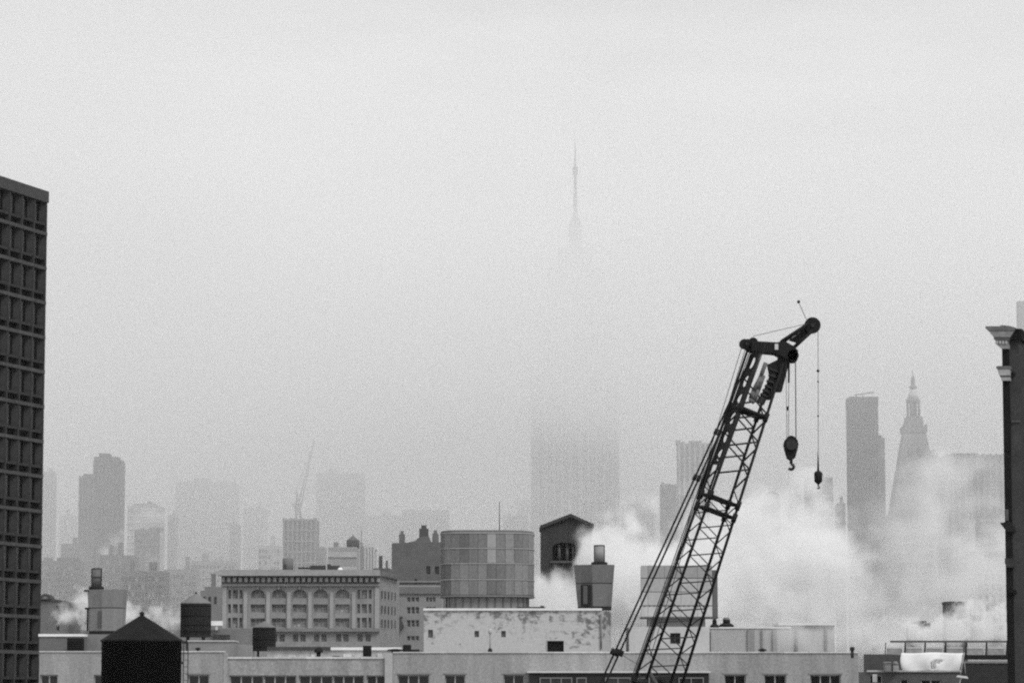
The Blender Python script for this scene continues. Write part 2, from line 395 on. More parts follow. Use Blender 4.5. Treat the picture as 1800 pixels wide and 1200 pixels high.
# ------------------------------------------------------------------ long low building across the bottom
Y0 = 260.0
XA = lambda px: X(px, 1170, Y0)
ZA = lambda py: Z(py, Y0)
def front_building():
    t = thing('parapet_building', 'long pale building along the bottom with a plain parapet and dark windows', 'building', (XA(790), Y0, 0))
    wm, cm, gm, fm = mat(.315, .27, .8, .9, True), mat(.62, .12, 1.2), glass(.018), mat(.42, .1)
    th = .5; zlow = ZA(1240)
    B(XA(69), XA(1509), Y0 + .82, Y0 + 34, 0, ZA(1163)).build('body', mat(.3, .1), t)
    B(XA(69), XA(1509), Y0, Y0 + th - .002, 0, zlow - .01).build('lower_wall', wm, t)
    def section(a, b, ytop, wins, head=1185, yf=Y0, m=wm, cap=None, capm=cm):
        ops = [(XA(p), XA(q), ZA(1228), ZA(head)) for p, q, n in wins]
        grid_wall(t, XA(a), XA(b), zlow, ZA(ytop), yf, th, ops, m)
        for (p, q, n), o in zip(wins, ops): window(t, *o, yf + th - .12, gm, fm, n, 2, .1)
        if cap: 
            n = max(1, round((XA(b) - XA(a)) / 2.1)); w_ = (XA(b) - XA(a)) / n
            for i in range(n):
                e = random.uniform(-.012, .012)
                B(XA(a) + i * w_ + .012, XA(a) + (i + 1) * w_ - .012, yf - .1 + e, Y0 + .9, ZA(ytop) + .002, ZA(ytop) + .002 + cap + e).build('coping_stone', mat(random.choice((.5, .56, .6, .66)), .2, 1.2), t)
    section(69, 395, 1145.5, [(71, 102, 2), (165, 200, 2), (331, 368, 2)], cap=.1)
    section(395.1, 679.9, 1157, [(403, 463, 3), (463.1, 521, 3), (525, 585, 3), (585.1, 640, 3), (644, 679, 2)], 1186, Y0 + .25, cap=.16)
    B(XA(393), XA(400), Y0 - .06, Y0 + .24, zlow, ZA(1147)).build('pier', wm, t)
    B(XA(676.5), XA(690), Y0 - .06, Y0 + .24, zlow, ZA(1147)).build('pier', mat(.42, .1, .9), t)
    section(690.1, 928, 1147, [(699, 755, 3), (782, 818, 2), (885, 922, 2)], cap=.1)
    section(928.1, 1246, 1147, [], cap=.1)
    section(1246.1, 1509, 1147, [(1273, 1311, 2), (1343, 1382, 2), (1424, 1478, 3)], cap=.1, m=mat(.31, .27, .8, .9, True))
    for a, b in ((699, 755), (782, 818), (885, 922), (1273, 1311), (1343, 1382), (1424, 1478), (331, 368)):
        B(XA(a - 3), XA(b + 3), Y0 - .05, Y0 - .002, ZA(1184.5), ZA(1182)).build('lintel', mat(.25, .1), t)
    # dark projecting bay with a pale coping
    b = B(XA(930), XA(1243), Y0 - 2.2, Y0 - .004, zlow - 3, ZA(1182.5)).build('projecting_bay', mat(.03, .2), t, 'dark metal-clad bay')
    B(XA(926), XA(1246), Y0 - 2.4, Y0 - .004, ZA(1182), ZA(1179)).build('bay_coping', mat(.6, .1), t)
    for p, q, n in ((948, 1005, 3), (1012, 1030, 1), (1062, 1107, 2), (1118, 1140, 1), (1190, 1234, 2)):
        window(t, XA(p), XA(q), ZA(1225), ZA(1190), Y0 - 2.28, glass(.03), mat(.2, .1), n, 1, .09)
    return t
front_building()

# roof items standing along that building
def setback_wall(a, b, ytop, ybot, Y, m, label, cap=None, capm=None, name='roof_wall', dep=5):
    t = thing(name, label, 'wall', (X(a, ytop, Y), Y, Z(ybot, Y)))
    B(X(a, ytop, Y), X(b, ytop, Y), Y, Y + dep, Z(ybot + 12, Y), Z(ytop, Y)).build('wall', m, t)
    if cap: B(X(a, ytop, Y) - .06, X(b, ytop, Y) + .06, Y - .12, Y + dep, Z(ytop, Y) + .002, Z(ytop, Y) + cap).build('coping', capm or mat(.75, .1), t)
    return t
setback_wall(69, 147, 1118, 1146, 272, mat(.16, .12), 'low dark roof wall with a bright white coping, beside the gridded tower', .22, mat(.85, .06))
setback_wall(331, 410, 1127, 1146, 272, mat(.24, .12), 'low grey roof wall just right of the large black tank', .12, mat(.45, .1))
setback_wall(410, 436, 1132, 1146, 276, mat(.3, .12), 'short pale roof wall left of the small dark tank')
def louvre(x0, x1, y0, y1, Y, label, name='roof_vent', cat='vent', m=None):
    t = thing(name, label, cat, (X((x0 + x1) / 2, y1, Y), Y, Z(y1, Y)))
    a, b, c, d = X(x0, y0, Y), X(x1, y0, Y), Z(y1 + 3, Y), Z(y0, Y)
    B(a, b, Y, Y + 1.2, c, d).build('housing', m or mat(.012, .3), t)
    n = max(3, int((d - c) / .2))
    sl_ = MB().frustum([(a + .06, Y - .08, 0), (b - .06, Y - .08, 0), (b - .06, Y - .003, .05), (a + .06, Y - .003, .05)], [(a + .06, Y - .08, .02), (b - .06, Y - .08, .02), (b - .06, Y - .003, .07), (a + .06, Y - .003, .07)])
    me = sl_.mesh('louvre_blade', m or mat(.018, .3), Vector(((a + b) / 2, Y, 0)))
    for k in range(n): piece('louvre_blade', me, t, ((a + b) / 2, Y, c + .08 + (d - c - .16) * k / n))
    return t
louvre(118, 145, 1121, 1144, 270, 'black louvred box against the low dark wall, beside the tapered block')
def mushroom(px, y0, y1, r, Y, label, m=None, w=1.6):
    x = X(px, y0, Y); z0, z1 = Z(y1 + 3, Y), Z(y0, Y); m = m or mat(.02, .2)
    t = thing('roof_vent', label, 'vent', (x, Y, z0), 'small vents on the roofs')
    MB().lathe((x, Y), [(r * .6, z0), (r * .6, z1 - (z1 - z0) * .4)], 12).build('stem', m, t)
    h = (z1 - z0)
    MB().lathe((x, Y), [(r * w * .9, z1 - h * .42), (r * w, z1 - h * .35), (r * w * .8, z1 - h * .12), (r * .3, z1)], 14).build('cap', m, t)
    return t
mushroom(348, 1137, 1144, .16, 268, 'small dark mushroom vent on the wall right of the black tank')
mushroom(560, 1137, 1156, .3, 266, 'dark stubby vent among roof clutter before the arched facade', w=1.3)
mushroom(1340, 1139, 1146, .3, 264, 'lone small black vent on the parapet below the steam', w=1.25)
def pipe_vent(px, y0, y1, Y, r, label, m=None):
    x = X(px, y0, Y); z0, z1 = Z(y1, Y), Z(y0, Y); m = m or mat(.04, .2)
    t = thing('vent_pipe', label, 'pipe', (x, Y, z0), 'vent pipes on the roofs')
    MB().lathe((x, Y), [(r, z0), (r, z1 - .3)], 12).build('pipe', m, t)
    MB().lathe((x, Y), [(r * 1.4, z1 - .3), (r * 1.5, z1 - .1), (r * 1.1, z1)], 12).build('cap', m, t)
pipe_vent(1498, 1136, 1156, 258, .13, 'thin black pipe at the right end of the long parapet')
# clutter seen over the lowered parapet in front of the arched facade
Yk = 274.0
t = thing('skylight_roof', 'long low white skylight structure on the roof before the arched facade', 'skylight', (X(590, 1145, Yk), Yk, Z(1156, Yk)))
B(X(470, 1140, Yk), X(740, 1140, Yk), Yk, Yk + 4, Z(1175, Yk), Z(1142, Yk)).build('curb_wall', mat(.48, .2, 1.5), t)
B(X(470, 1140, Yk), X(581, 1140, Yk), Yk - .3, Yk + 4.2, Z(1141.9, Yk), Z(1136, Yk)).build('dark_fascia', mat(.07, .2), t)
B(X(581.2, 1140, Yk), X(706, 1140, Yk), Yk - .2, Yk + 4.2, Z(1141.9, Yk), Z(1137, Yk)).build('white_coping', mat(.8, .08), t)
for a, b, y in ((482, 497, 1153), (508, 520, 1151), (528, 543, 1153), (548, 553, 1150), (585, 597, 1152), (604, 618, 1149), (624, 634, 1152), (664, 672, 1148)):
    B(X(a, y, Yk), X(b, y, Yk), Yk - .5, Yk - .002, Z(1170, Yk), Z(y, Yk)).build('skylight_pane', mat(.12 if a % 2 else .62, .3, 2), t)
louvre(638, 652, 1134, 1150, 268, 'black upright box before the skylight, below the arched facade', 'roof_hood', 'vent')
mushroom(695, 1139.5, 1146, .55, 270, 'low black domed vent right of the upright black box', w=1.4)
t = thing('duct_box', 'black duct box with a low tail beside the stained white wall', 'duct', (X(716, 1140, 268), 268, Z(1146, 268)))
B(X(708, 1140, 268), X(722, 1140, 268), 268, 269.2, Z(1150, 268), Z(1132.5, 268)).build('box', mat(.015, .2), t)
B(X(722.1, 1140, 268), X(737, 1140, 268), 268.1, 269, Z(1150, 268), Z(1140.5, 268)).build('tail_duct', mat(.03, .2), t)

# ------------------------------------------------------------------ stained white bulkhead
def bulkhead():
    Y = 272.0; x = lambda p: X(p, 1110, Y); z = lambda p: Z(p, Y)
    t = thing('stained_bulkhead', 'white rooftop block with peeling dark stains, under the panelled drum', 'building', (x(900), Y, z(1150)))
    sm_, cp = stained(), mat(.72, .12, 1)
    zt = z(1072.5); zb = z(1165)
    ops = [(x(p - 4), x(p + 4), z(1119), z(1108)) for p in (757, 838, 885)] + [(x(962), x(991), z(1148), z(1125.5))]
    ops[0] = (x(752.5), x(761), z(1120), z(1106))
    grid_wall(t, x(745), x(1058), zb, zt, Y, .5, ops, sm_)
    B(x(745), x(1058), Y + .5, Y + 16, zb, zt - .01).build('body', mat(.45, .12), t)
    # right-hand end turned away
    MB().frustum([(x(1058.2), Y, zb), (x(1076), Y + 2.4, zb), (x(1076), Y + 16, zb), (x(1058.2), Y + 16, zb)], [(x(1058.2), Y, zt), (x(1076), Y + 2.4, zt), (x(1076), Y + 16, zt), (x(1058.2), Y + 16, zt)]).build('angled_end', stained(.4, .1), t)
    B(x(744), x(1058), Y - .16, Y + .7, zt + .002, zt + .2).build('coping', cp, t)
    MB().tube((x(1056.5), Y - .1, z(1078)), (x(1056.5), Y - .1, z(1140)), .08, 8).build('downpipe', mat(.2, .2), t)
    for o in ops[:3]: B(o[0], o[1], Y + .25, Y + .3, o[2], o[3]).build('vent_grille', mat(.16, .2), t)
    B(ops[3][0], ops[3][1], Y + .3, Y + .34, ops[3][2], ops[3][3]).build('dark_opening', mat(.01, .2), t)
    B(x(960.5), x(962), Y - .06, Y - .002, z(1148), z(1124)).build('opening_trim', mat(.35), t)
bulkhead()
def lamp_pipe():
    Y = 270.0; x = X(861.5, 1120, Y); z = lambda p: Z(p, Y)
    t = thing('standpipe', 'slim white-topped standpipe before the stained white wall', 'pipe', (x, Y, z(1146)))
    MB().tube((x, Y, z(1152)), (x, Y, z(1110)), .07, 8).build('pipe', mat(.3, .2), t)
    MB().lathe((x, Y), [(.14, z(1113)), (.17, z(1110)), (.17, z(1106.5)), (.08, z(1104.5))], 10).build('cap', mat(.45), t)
    MB().lathe((x, Y), [(.15, z(1147)), (.19, z(1144)), (.19, z(1141)), (.1, z(1138.5))], 10).build('valve', mat(.03), t)
lamp_pipe()

# ------------------------------------------------------------------ panelled drum on the bulkhead roof
def drum():
    Yc = 283.0
    xa, xb = X(774, 990, Yc), X(939.5, 990, Yc); cx = (xa + xb) / 2; R = (xb - xa) / 2
    z = lambda p: Z(p, Yc - R * .6)
    t = thing('panelled_drum', 'round rooftop drum of grey panels in four tiers', 'rooftop enclosure', (cx, Yc, z(1072)))
    n = 34
    # rounded-square plan: a flat front with bowed ends, split into equal panel widths
    fine = []
    for q in range(1441):
        th = 2 * PI * q / 1440; c, s_ = math.cos(th), math.sin(th)
        fine.append(Vector((math.copysign(abs(c) ** (2 / 3.4), c), math.copysign(abs(s_) ** (2 / 3.4), s_) * .92 + c * .1)))
    acc = [0.0]
    for u, v in zip(fine, fine[1:]): acc.append(acc[-1] + (v - u).length)
    plan = []; q = 0
    for i in range(n):
        while acc[q + 1] < acc[-1] * (i + .3) / n: q += 1
        plan.append(fine[q])
    def ring(r, i): return (cx + r * plan[i % n].x, Yc + r * plan[i % n].y)
    pale_one = min((i for i in range(n) if plan[i].y < -.5), key=lambda i: abs(cx + R * (plan[i].x + plan[(i + 1) % n].x) / 2 - X(857, 990, Yc)))
    def hoop(prof, name, m):
        v = [(*ring(q, i), z_) for q, z_ in prof for i in range(n)]; f = []
        for k in range(len(prof) - 1):
            for i in range(n): f.append((k * n + i, k * n + (i + 1) % n, (k + 1) * n + (i + 1) % n, (k + 1) * n + i))
        k = len(prof) - 1
        f += [tuple(range(n))[::-1], tuple(k * n + i for i in range(n))]
        return MB().add(v, f).build(name, m, t)
    tiers = [(1046, 1019.5), (1018, 991.5), (990, 965), (963.5, 938)]
    hoop([(R * .965, z(1046)), (R * .965, z(934))], 'core', mat(.1))
    tones = [mat(v, .22, .7, .6, True) for v in (.14, .18, .21, .24, .165, .195)]
    light = mat(.33, .08, .8)
    for k, (b, a) in enumerate(tiers):
        for i in range(n):
            p0, p1 = Vector(ring(R * .992, i)), Vector(ring(R * .992, i + 1)); q0, q1 = Vector(ring(R * .97, i)), Vector(ring(R * .97, i + 1))
            g = .018; p0, p1, q0, q1 = p0.lerp(p1, g), p1.lerp(p0, g), q0.lerp(q1, g), q1.lerp(q0, g)
            rnd = random.Random(i * 31 + (k // 2) * 7 + 3)
            m = tones[rnd.randrange(6)]
            if i == pale_one and k > 1: m = light  # one column of paler panels in the upper tiers
            MB().frustum([(*p0, z(b) + .03), (*p1, z(b) + .03), (*q1, z(b) + .03), (*q0, z(b) + .03)], [(*p0, z(a) - .02), (*p1, z(a) - .02), (*q1, z(a) - .02), (*q0, z(a) - .02)]).build('panel', m, t)
    for py in (1018.7, 990.7, 964.2, 937.2):
        hoop([(R, z(py + .9)), (R * 1.006, z(py + .7)), (R * 1.006, z(py - .5)), (R, z(py - .7))], 'band', mat(.38, .1))
    hoop([(R * 1.0, z(1049)), (R * 1.008, z(1046.5)), (R * .99, z(1046.2))], 'bottom_rim', mat(.22, .1))
    hoop([(R * .99, z(936.5)), (R * .99, z(933.5)), (R * .95, z(932))], 'roof_cap', mat(.15, .1))
    hoop([(R * .87, z(1072)), (R * .87, z(1050))], 'base', mat(.22, .12))
    for i in range(n):
        p = ring(R * .875, i)
        B(p[0] - .05, p[0] + .05, p[1] - .05, p[1] + .05, z(1071.8), z(1050.2)).build('base_rib', mat(.11), t)
drum()
x = X(878, 900, 284)
t = thing('antenna_mast', 'thin bare mast rising from the panelled drum', 'antenna', (x, 284, Z(932, 284)))
MB().tube((x, 284, Z(934, 284)), (x, 284, Z(880, 284)), .045, 6, .025).build('pole', mat(.07), t)
MB().lathe((x, 284), [(.15, Z(934, 284)), (.1, Z(931.5, 284))], 8).build('foot', mat(.07), t)
t = thing('flat_duct', 'flat dark duct lying on the white block beside the drum', 'duct', (X(920, 1068, 274), 274, Z(1070, 274)))
B(X(908, 1067, 274), X(958, 1067, 274), 273.6, 274.4, Z(1071, 274), Z(1066, 274)).build('duct', mat(.05), t)
B(X(950, 1067, 274), X(956, 1067, 274), 273.5, 274.5, Z(1065.9, 274), Z(1064, 274)).build('collar', mat(.1), t)

# ------------------------------------------------------------------ flared concrete blocks with flues
def flared_block(pxl, pxr, top, bot, Y, label, tone, flue, tl=None, base=None, door=True, left=False):
    t = thing('flared_block', label, 'rooftop enclosure', (X((pxl + pxr) / 2, bot, Y), Y, Z(bot, Y)), 'flared blocks with flues')
    W = pxr - pxl; zt, zb = Z(top, Y), Z(bot, Y)
    tp = 7 if not left else 3
    s = Y / F; dep = W * s * .9
    def outline(e, y0):            # half width shrinks by e pixels; chamfered plan
        a, b = X(pxl + e, bot, Y), X(pxr - e * (.8 if not left else 1.3), bot, Y)
        c1, c2 = a + (b - a) * .44, a + (b - a) * .76
        return [(a, Y + dep * .36), (c1, Y), (c2, Y + .02), (b, Y + dep * .22), (b, Y + dep), (a, Y + dep)]
    lo, up = outline(tp, 0), outline(0, 0)
    mid = [((l[0] * .45 + u[0] * .55), (l[1] + u[1]) / 2) for l, u in zip(lo, up)]
    zm = zb + (zt - zb) * .55
    MB().frustum([(*p, zm + .05) for p in mid], [(*p, zt) for p in up]).build('upper_shell', mat(tone, .14, .5, .85, True), t)
    MB().frustum([(*p, zb) for p in lo], [(*p, zm - .03) for p in mid]).build('lower_shell', mat(tone * 1.12, .14, .5, .85, True), t)
    ins = [(p[0] * .97 + .03 * (up[0][0] + up[3][0]) / 2, p[1] + .06) for p in mid]
    MB().frustum([(*p, zm - .035) for p in ins], [(*p, zm + .055) for p in ins]).build('joint', mat(.05), t)
    bs = [(p[0], p[1] + .08) for p in lo]
    MB().frustum([(*p, zb - .28) for p in bs], [(*p, zb - .002) for p in bs]).build('plinth', mat(.03), t)
    fx = X(flue[0], top, Y); fy = Y + dep * .5; r = flue[1] * s
    zf0, zf1 = zt, Z(flue[2], Y)
    MB().lathe((fx, fy), [(r * 1.55, zf0), (r * 1.7, zf0 + .08), (r * 1.7, zf0 + .24), (r * 1.2, zf0 + .3)], 18).build('flue_collar', mat(.02), t)
    fl = MB().lathe((fx, fy), [(r, zf0 + .3), (r, zf1)], 20).build('flue', mat(.13 if left else .26, .15, 1, .6, True, .2, 0), t)
    for a in (-1, 1): B(fx + a * r * .98 - .07, fx + a * r * .98 + .07, fy - .1, fy + .1, zf0 + .3, zf1 + .03).build('dark_edge_bar', mat(.04), fl)  # dark upright bars give the flue its dark edges
    MB().lathe((fx, fy), [(r * 1.06, zf1 - .02), (r * 1.06, zf1 + .06)], 18).build('flue_rim', mat(.06), fl)
    if left: MB().lathe((fx, fy), [(r * 1.06, (zf0 + zf1) / 2 + .1), (r * 1.06, (zf0 + zf1) / 2 + .24)], 18).build('flue_band', mat(.05), fl)
    if door:
        a, b = X(1021, bot, Y), X(1039, bot, Y); y0 = Y + dep * .2
        B(a, b, Y - .12, y0 + .1, zb + .03, Z(1027, Y)).build('door_recess', mat(.018), t)
        B(a + .2, b - .32, Y - .18, Y - .122, zb + .2, Z(1029, Y)).build('door_leaf', mat(.09, .1, .5, .5), t)
    if left:
        B(X(pxl - 5, top, Y), X(pxl + 3, top, Y), Y + dep * .36 - .1, Y + dep * .36 + .1, zt - .18, zt - .02).build('bracket', mat(.02), t)
        B(X(pxl - 3, top, Y), X(pxl + 5, top, Y), Y + dep * .36 - .14, Y + dep * .36, zm - .1, zm + .06).build('bracket', mat(.02), t)
        MB().tube((X(pxl + 1.5, bot, Y), Y + dep * .3, zb), (X(pxl + .8, bot, Y), Y + dep * .3, zm), .07, 6).build('drain_pipe', mat(.02), t)
        B(X(171, bot, Y), X(177, bot, Y), Y - .03, Y + .1, zb + .25, zm - .25).build('seam', mat(.09), t)
    if base:
        B(X(base[0], bot, Y), X(base[1], bot, Y), Y + .1, Y + dep, Z(base[2], Y), zb - .29).build('pedestal', mat(.2, .14, .5, .9, True), t)
flared_block(1010, 1081, 991.5, 1065, 277, 'flared concrete block with a flue, standing on the stained white block', .15, (1054.5, 8.5, 957))
flared_block(150, 216, 1035, 1108, 274, 'flared concrete block with a banded flue, behind the large black tank', .2, (165.5, 8, 998), base=(148, 212, 1160), door=False, left=True)

# ------------------------------------------------------------------ wide panelled box behind the crane
def wide_box():
    Y = 276.0; x = lambda p: X(p, 1040, Y); z = lambda p: Z(p, Y)
    t = thing('panelled_penthouse', 'wide pale boxy penthouse on a narrower base, seen through the crane boom', 'rooftop enclosure', (x(1190), Y, z(1150)))
    B(x(1128) + .03, x(1251), Y + .12, Y + 3, z(1083), z(993.5)).build('core', mat(.2), t)
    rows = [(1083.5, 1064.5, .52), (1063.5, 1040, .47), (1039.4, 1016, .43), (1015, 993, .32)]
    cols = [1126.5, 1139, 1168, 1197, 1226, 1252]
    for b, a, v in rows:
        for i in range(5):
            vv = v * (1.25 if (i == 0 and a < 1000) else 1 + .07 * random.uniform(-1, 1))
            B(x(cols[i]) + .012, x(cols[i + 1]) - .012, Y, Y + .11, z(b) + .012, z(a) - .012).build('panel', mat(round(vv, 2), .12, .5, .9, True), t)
    for i in range(14):
        B(x(1132 + i * 8.6), x(1135 + i * 8.6), Y - .06, Y - .002, z(1064.8), z(1063)).build('bolt_plate', mat(.1), t)
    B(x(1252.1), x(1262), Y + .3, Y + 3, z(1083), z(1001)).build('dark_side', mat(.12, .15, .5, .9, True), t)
    B(x(1127), x(1262.5), Y - .08, Y + 3.1, z(1086), z(1083.7)).build('bottom_rim', mat(.12), t)
    B(x(1139), x(1240), Y + .5, Y + 2.8, z(1101), z(1086.2)).build('neck', mat(.27, .1, .5, .9, True), t)
    sx0, sx1 = x(1105), x(1246)
    grid_wall(t, sx0, sx1, z(1165), z(1101.2), Y - .6, .5, [(x(1177), x(1195), z(1131), z(1112))], mat(.52, .1, .7))
    B(sx0, sx1, Y - .1, Y + 7, z(1165), z(1101.5)).build('base', mat(.45), t)
    window(t, x(1177), x(1195), z(1131), z(1112), Y - .25, glass(.02), mat(.12), 2, 2, .05)
wide_box()

def low_roof_walls():
    Y = 292.0; x = lambda p: X(p, 1120, Y); z = lambda p: Z(p, Y)
    t = thing('roof_plant_room', 'pale low plant room on the roof right of the crane, half lost in steam', 'building', (x(1300), Y, z(1150)))
    B(x(1249), x(1390), Y, Y + 4, z(1165), z(1104)).build('wall', mat(.42, .12, .8, .9, True), t)
    B(x(1248), x(1391), Y - .1, Y + 4.1, z(1103.9), z(1101)).build('coping', mat(.7, .08), t)
    for a, b, v in ((1241, 1249, .06), (1314, 1326, .27), (1338, 1341, .25), (1358, 1365, .3)):
        B(x(a), x(b), Y - .2, Y - .003, z(1160), z(1110 if a < 1300 else 1106)).build('pilaster', mat(v, .1), t)
    t = thing('roof_shed', 'pale flat-topped shed further back on the roof, fading into steam', 'building', (x(1430), 300, Z(1150, 300)))
    B(X(1370, 1120, 300), X(1467, 1120, 300), 300, 306, Z(1165, 300), Z(1098.5, 300)).build('wall', mat(.45, .12, .8, .9, True), t)
    B(X(1368, 1120, 300), X(1469, 1120, 300), 299.7, 306.2, Z(1098.4, 300), Z(1094, 300)).build('roof', mat(.7, .08), t)
    for p in (1376, 1398, 1450): B(X(p, 1120, 300), X(p + 4, 1120, 300), 299.8, 299.997, Z(1160, 300), Z(1099, 300)).build('post', mat(.25), t)
low_roof_walls()
def turbine(px, y0, y1, Y, r, label, k):
    x = X(px, y0, Y); z0, z1 = Z(y1, Y), Z(y0, Y); h = z1 - z0; d = mat(.02, .2)
    t = thing('exhaust_fan', label, 'vent', (x, Y, z0), 'exhaust fans by the pale penthouse')
    MB().lathe((x, Y), [(r * 2.1, z0), (r * 2.0, z0 + h * .2), (r * 1.1, z0 + h * .4)], 16).build('skirt', d, t)
    MB().lathe((x, Y), [(r, z0 + h * .4), (r, z0 + h * .72)], 16).build('drum', d, t)
    MB().lathe((x, Y), [(r * 1.05, z0 + h * .72), (r * 1.05, z0 + h * .8), (r * .7, z1)], 16).build('hood', mat(.18 if k else .03), t)
turbine(1277, 1084.5, 1101, 285, .33, 'squat dark exhaust fan with a paler hood, right of the pale penthouse', 1)
turbine(1256, 1087, 1102, 285, .2, 'smaller all-black exhaust fan tight against the pale penthouse', 0)

# ------------------------------------------------------------------ right: dark roof with rail, canopy beam and tarp
def dark_roof():
    Y = 205.0; x = lambda p: X(p, 1160, Y); z = lambda p: Z(p, Y)
    t = thing('dark_brick_building', 'dark brick building at the lower right under a steel roof rail', 'building', (x(1640), Y, 0))
    dk = mat(.05, .2, 1.2); zlow = z(1245)
    ops = [(x(1528), x(1551), z(1215), z(1185.5)), (x(1582), x(1597), z(1215), z(1192.5)), (x(1618), x(1654), z(1215), z(1193))]
    grid_wall(t, x(1510.5), x(1689), zlow, z(1180.5), Y, .4, ops, mat(.1, .2, 1.2))
    for o, n in zip(ops, (2, 1, 2)): window(t, *o, Y + .25, glass(.02), mat(.4), n, 2, .08)
    def SB(a, b, c, d, e, f):                             # footprint follows the street grid
        q = [(a + .3 * (c - Y), c), (b + .3 * (c - Y), c), (b + .3 * (d - Y), d), (a + .3 * (d - Y), d)]
        return MB().frustum([(*w_, e) for w_ in q], [(*w_, f) for w_ in q])
    SB(x(1510.5), x(1900), Y + .4, Y + 22, 0, z(1181)).build('body', dk, t)
    B(x(1510.5), x(1900), Y, Y + .39, 0, zlow - .01).build('lower_wall', dk, t)
    B(x(1524), x(1690), Y - .12, Y + .5, z(1180.3), z(1177)).build('coping', mat(.42, .1), t)
    SB(x(1508), x(1556), Y + 2, Y + 8, z(1181), z(1148.5)).build('stair_bulkhead', mat(.075, .2, 1.2), t)
    SB(x(1690), x(1900), Y + .02, Y + 12, zlow, z(1165)).build('side_wall', mat(.035, .2, 1.2), t)
    B(x(1690), x(1900), Y - .06, Y + .5, z(1164.8), z(1161.5)).build('side_coping', mat(.2), t)
    B(x(1533), x(1541), Y - .16, Y - .122, z(1198), z(1184)).build('awning_panel', mat(.5), t)
dark_roof()
def steel_rail():
    Y = 211.0; x = lambda p: X(p, 1140, Y); z = lambda p: Z(p, Y)
    t = thing('steel_roof_frame', 'long dark steel rail on short posts along the lower right roof', 'railing', (x(1665), Y, z(1158)))
    s = mat(.035, .2)
    B(x(1565), x(1800), Y - .08, Y + .08, z(1128.5), z(1125.2)).build('top_rail', mat(.1, .2), t)
    B(x(1558), x(1800), Y - .12, Y + .3, z(1158.5), z(1150.2)).build('bottom_beam', mat(.02, .2), t)
    for p in (1556, 1590, 1625, 1661, 1697, 1733, 1769):
        w_ = .06 if p > 1560 else .03
        MB().prism([(x(p) - w_ * .8, z(1150.1)), (x(p) + w_ * 1.2, z(1150.1)), (x(p) + w_ * 1.8, z(1128.6)), (x(p) + w_ * .2, z(1128.6))], Y - .05, Y + .05).build('post', s, t)
    for k, (a, b) in enumerate(((1559, 1586), (1593, 1621), (1629, 1657), (1664, 1693), (1700, 1729), (1736, 1765))):
        B(x(a), x(b), Y + .07, Y + .11, z(1149.9), z(1139.5)).build('infill_panel', mat(.33, .25, 1.5), t)
        B(x(a), x(b), Y + .04, Y + .13, z(1139.3), z(1136.8)).build('mid_rail', mat(.55, .1), t)
steel_rail()
def tarp():
    Y = 203.0; x = lambda p: X(p, 1160, Y); z = lambda p: Z(p, Y)
    # wind-filled white sheet, four-sided, with gentle folds
    nx, nz_ = 26, 10; v = []; f = []
    for k in range(nz_ + 1):
        for i in range(nx + 1):
            a, b = i / nx, k / nz_
            px = (1585 + (1693 - 1585) * a) * b + (1587 + (1686 - 1587) * a) * (1 - b) - 4 * math.sin(PI * b) * (1 - a)
            py = 1146.5 * b + 1179.5 * (1 - b) + .8 * math.sin(a * 9)
            v.append((x(px), Y - .1 * math.sin(PI * b) - .05 * math.sin(a * 13 + b * 3) - .025 * math.sin(a * 31 - b * 6), z(py)))
    for k in range(nz_):
        for i in range(nx):
            a, b = (i + .5) / nx, (k + .5) / nz_
            if .50 < a < .56 + .10 * b and .05 < b < .5 or (.52 < a < .70 - .05 * (1 - b) and .38 < b < .6): continue   # torn hole
            q = k * (nx + 1) + i; f.append((q, q + 1, q + nx + 2, q + nx + 1))
    o = MB().add(v, f).build('tarpaulin', mat(.8, .06, .8))
    md = o.modifiers.new('thick', 'SOLIDIFY'); md.thickness = .02
    for p in o.data.polygons: p.use_smooth = True
    tag(o, 'bright white sheet with a torn hole hung below the steel rail', 'tarpaulin')
    g = thing('clutter_bin', 'grey bin standing left of the white sheet', 'bin', (x(1563), 204.5, z(1178)))
    B(x(1559), x(1570), 204.2, 204.9, z(1179), z(1164)).build('body', mat(.2, .3, 3), g)
    B(x(1558.5), x(1570.5), 204.15, 204.95, z(1163.9), z(1162)).build('lid', mat(.3), g)
    g = thing('planter', 'pale planter with a rounded top at the left end of the white sheet', 'planter', (x(1579), 204.5, z(1178)))
    B(x(1574), x(1584), 204.2, 204.8, z(1179), z(1168)).build('pot', mat(.3, .3, 3), g)
    MB().lathe((x(1579), 204.5), [(.18, z(1167.8)), (.2, z(1165)), (.08, z(1161))], 10).build('plant', mat(.2, .4, 6), g)
    g = thing('satellite_dish', 'small white dish on a bent arm at the right end of the sheet', 'satellite dish', (x(1688), 202.5, z(1200)))
    MB().path([(x(1683), 202.6, z(1204)), (x(1687), 202.5, z(1192)), (x(1695), 202.4, z(1188))], .035, 6).build('arm', mat(.6), g)
    MB().frustum([(x(1678), 202.3, z(1189)), (x(1699), 202.3, z(1192)), (x(1699), 202.5, z(1192)), (x(1678), 202.5, z(1189))], [(x(1681), 202.3, z(1186)), (x(1697), 202.3, z(1188)), (x(1697), 202.5, z(1188)), (x(1681), 202.5, z(1186))]).build('dish', mat(.65), g)
    g = thing('stay_pole', 'thin pale leaning pole at the right edge of the white sheet', 'pole', (x(1690), 202.8, z(1186)))
    MB().tube((x(1687), 202.8, z(1186)), (x(1694.5), 202.8, z(1146)), .03, 6).build('pole', mat(.45), g)
    MB().tube((x(1694.5), 202.8, z(1164)), (x(1696), 202.8, z(1184)), .025, 6).build('prop', mat(.3), g)
tarp()
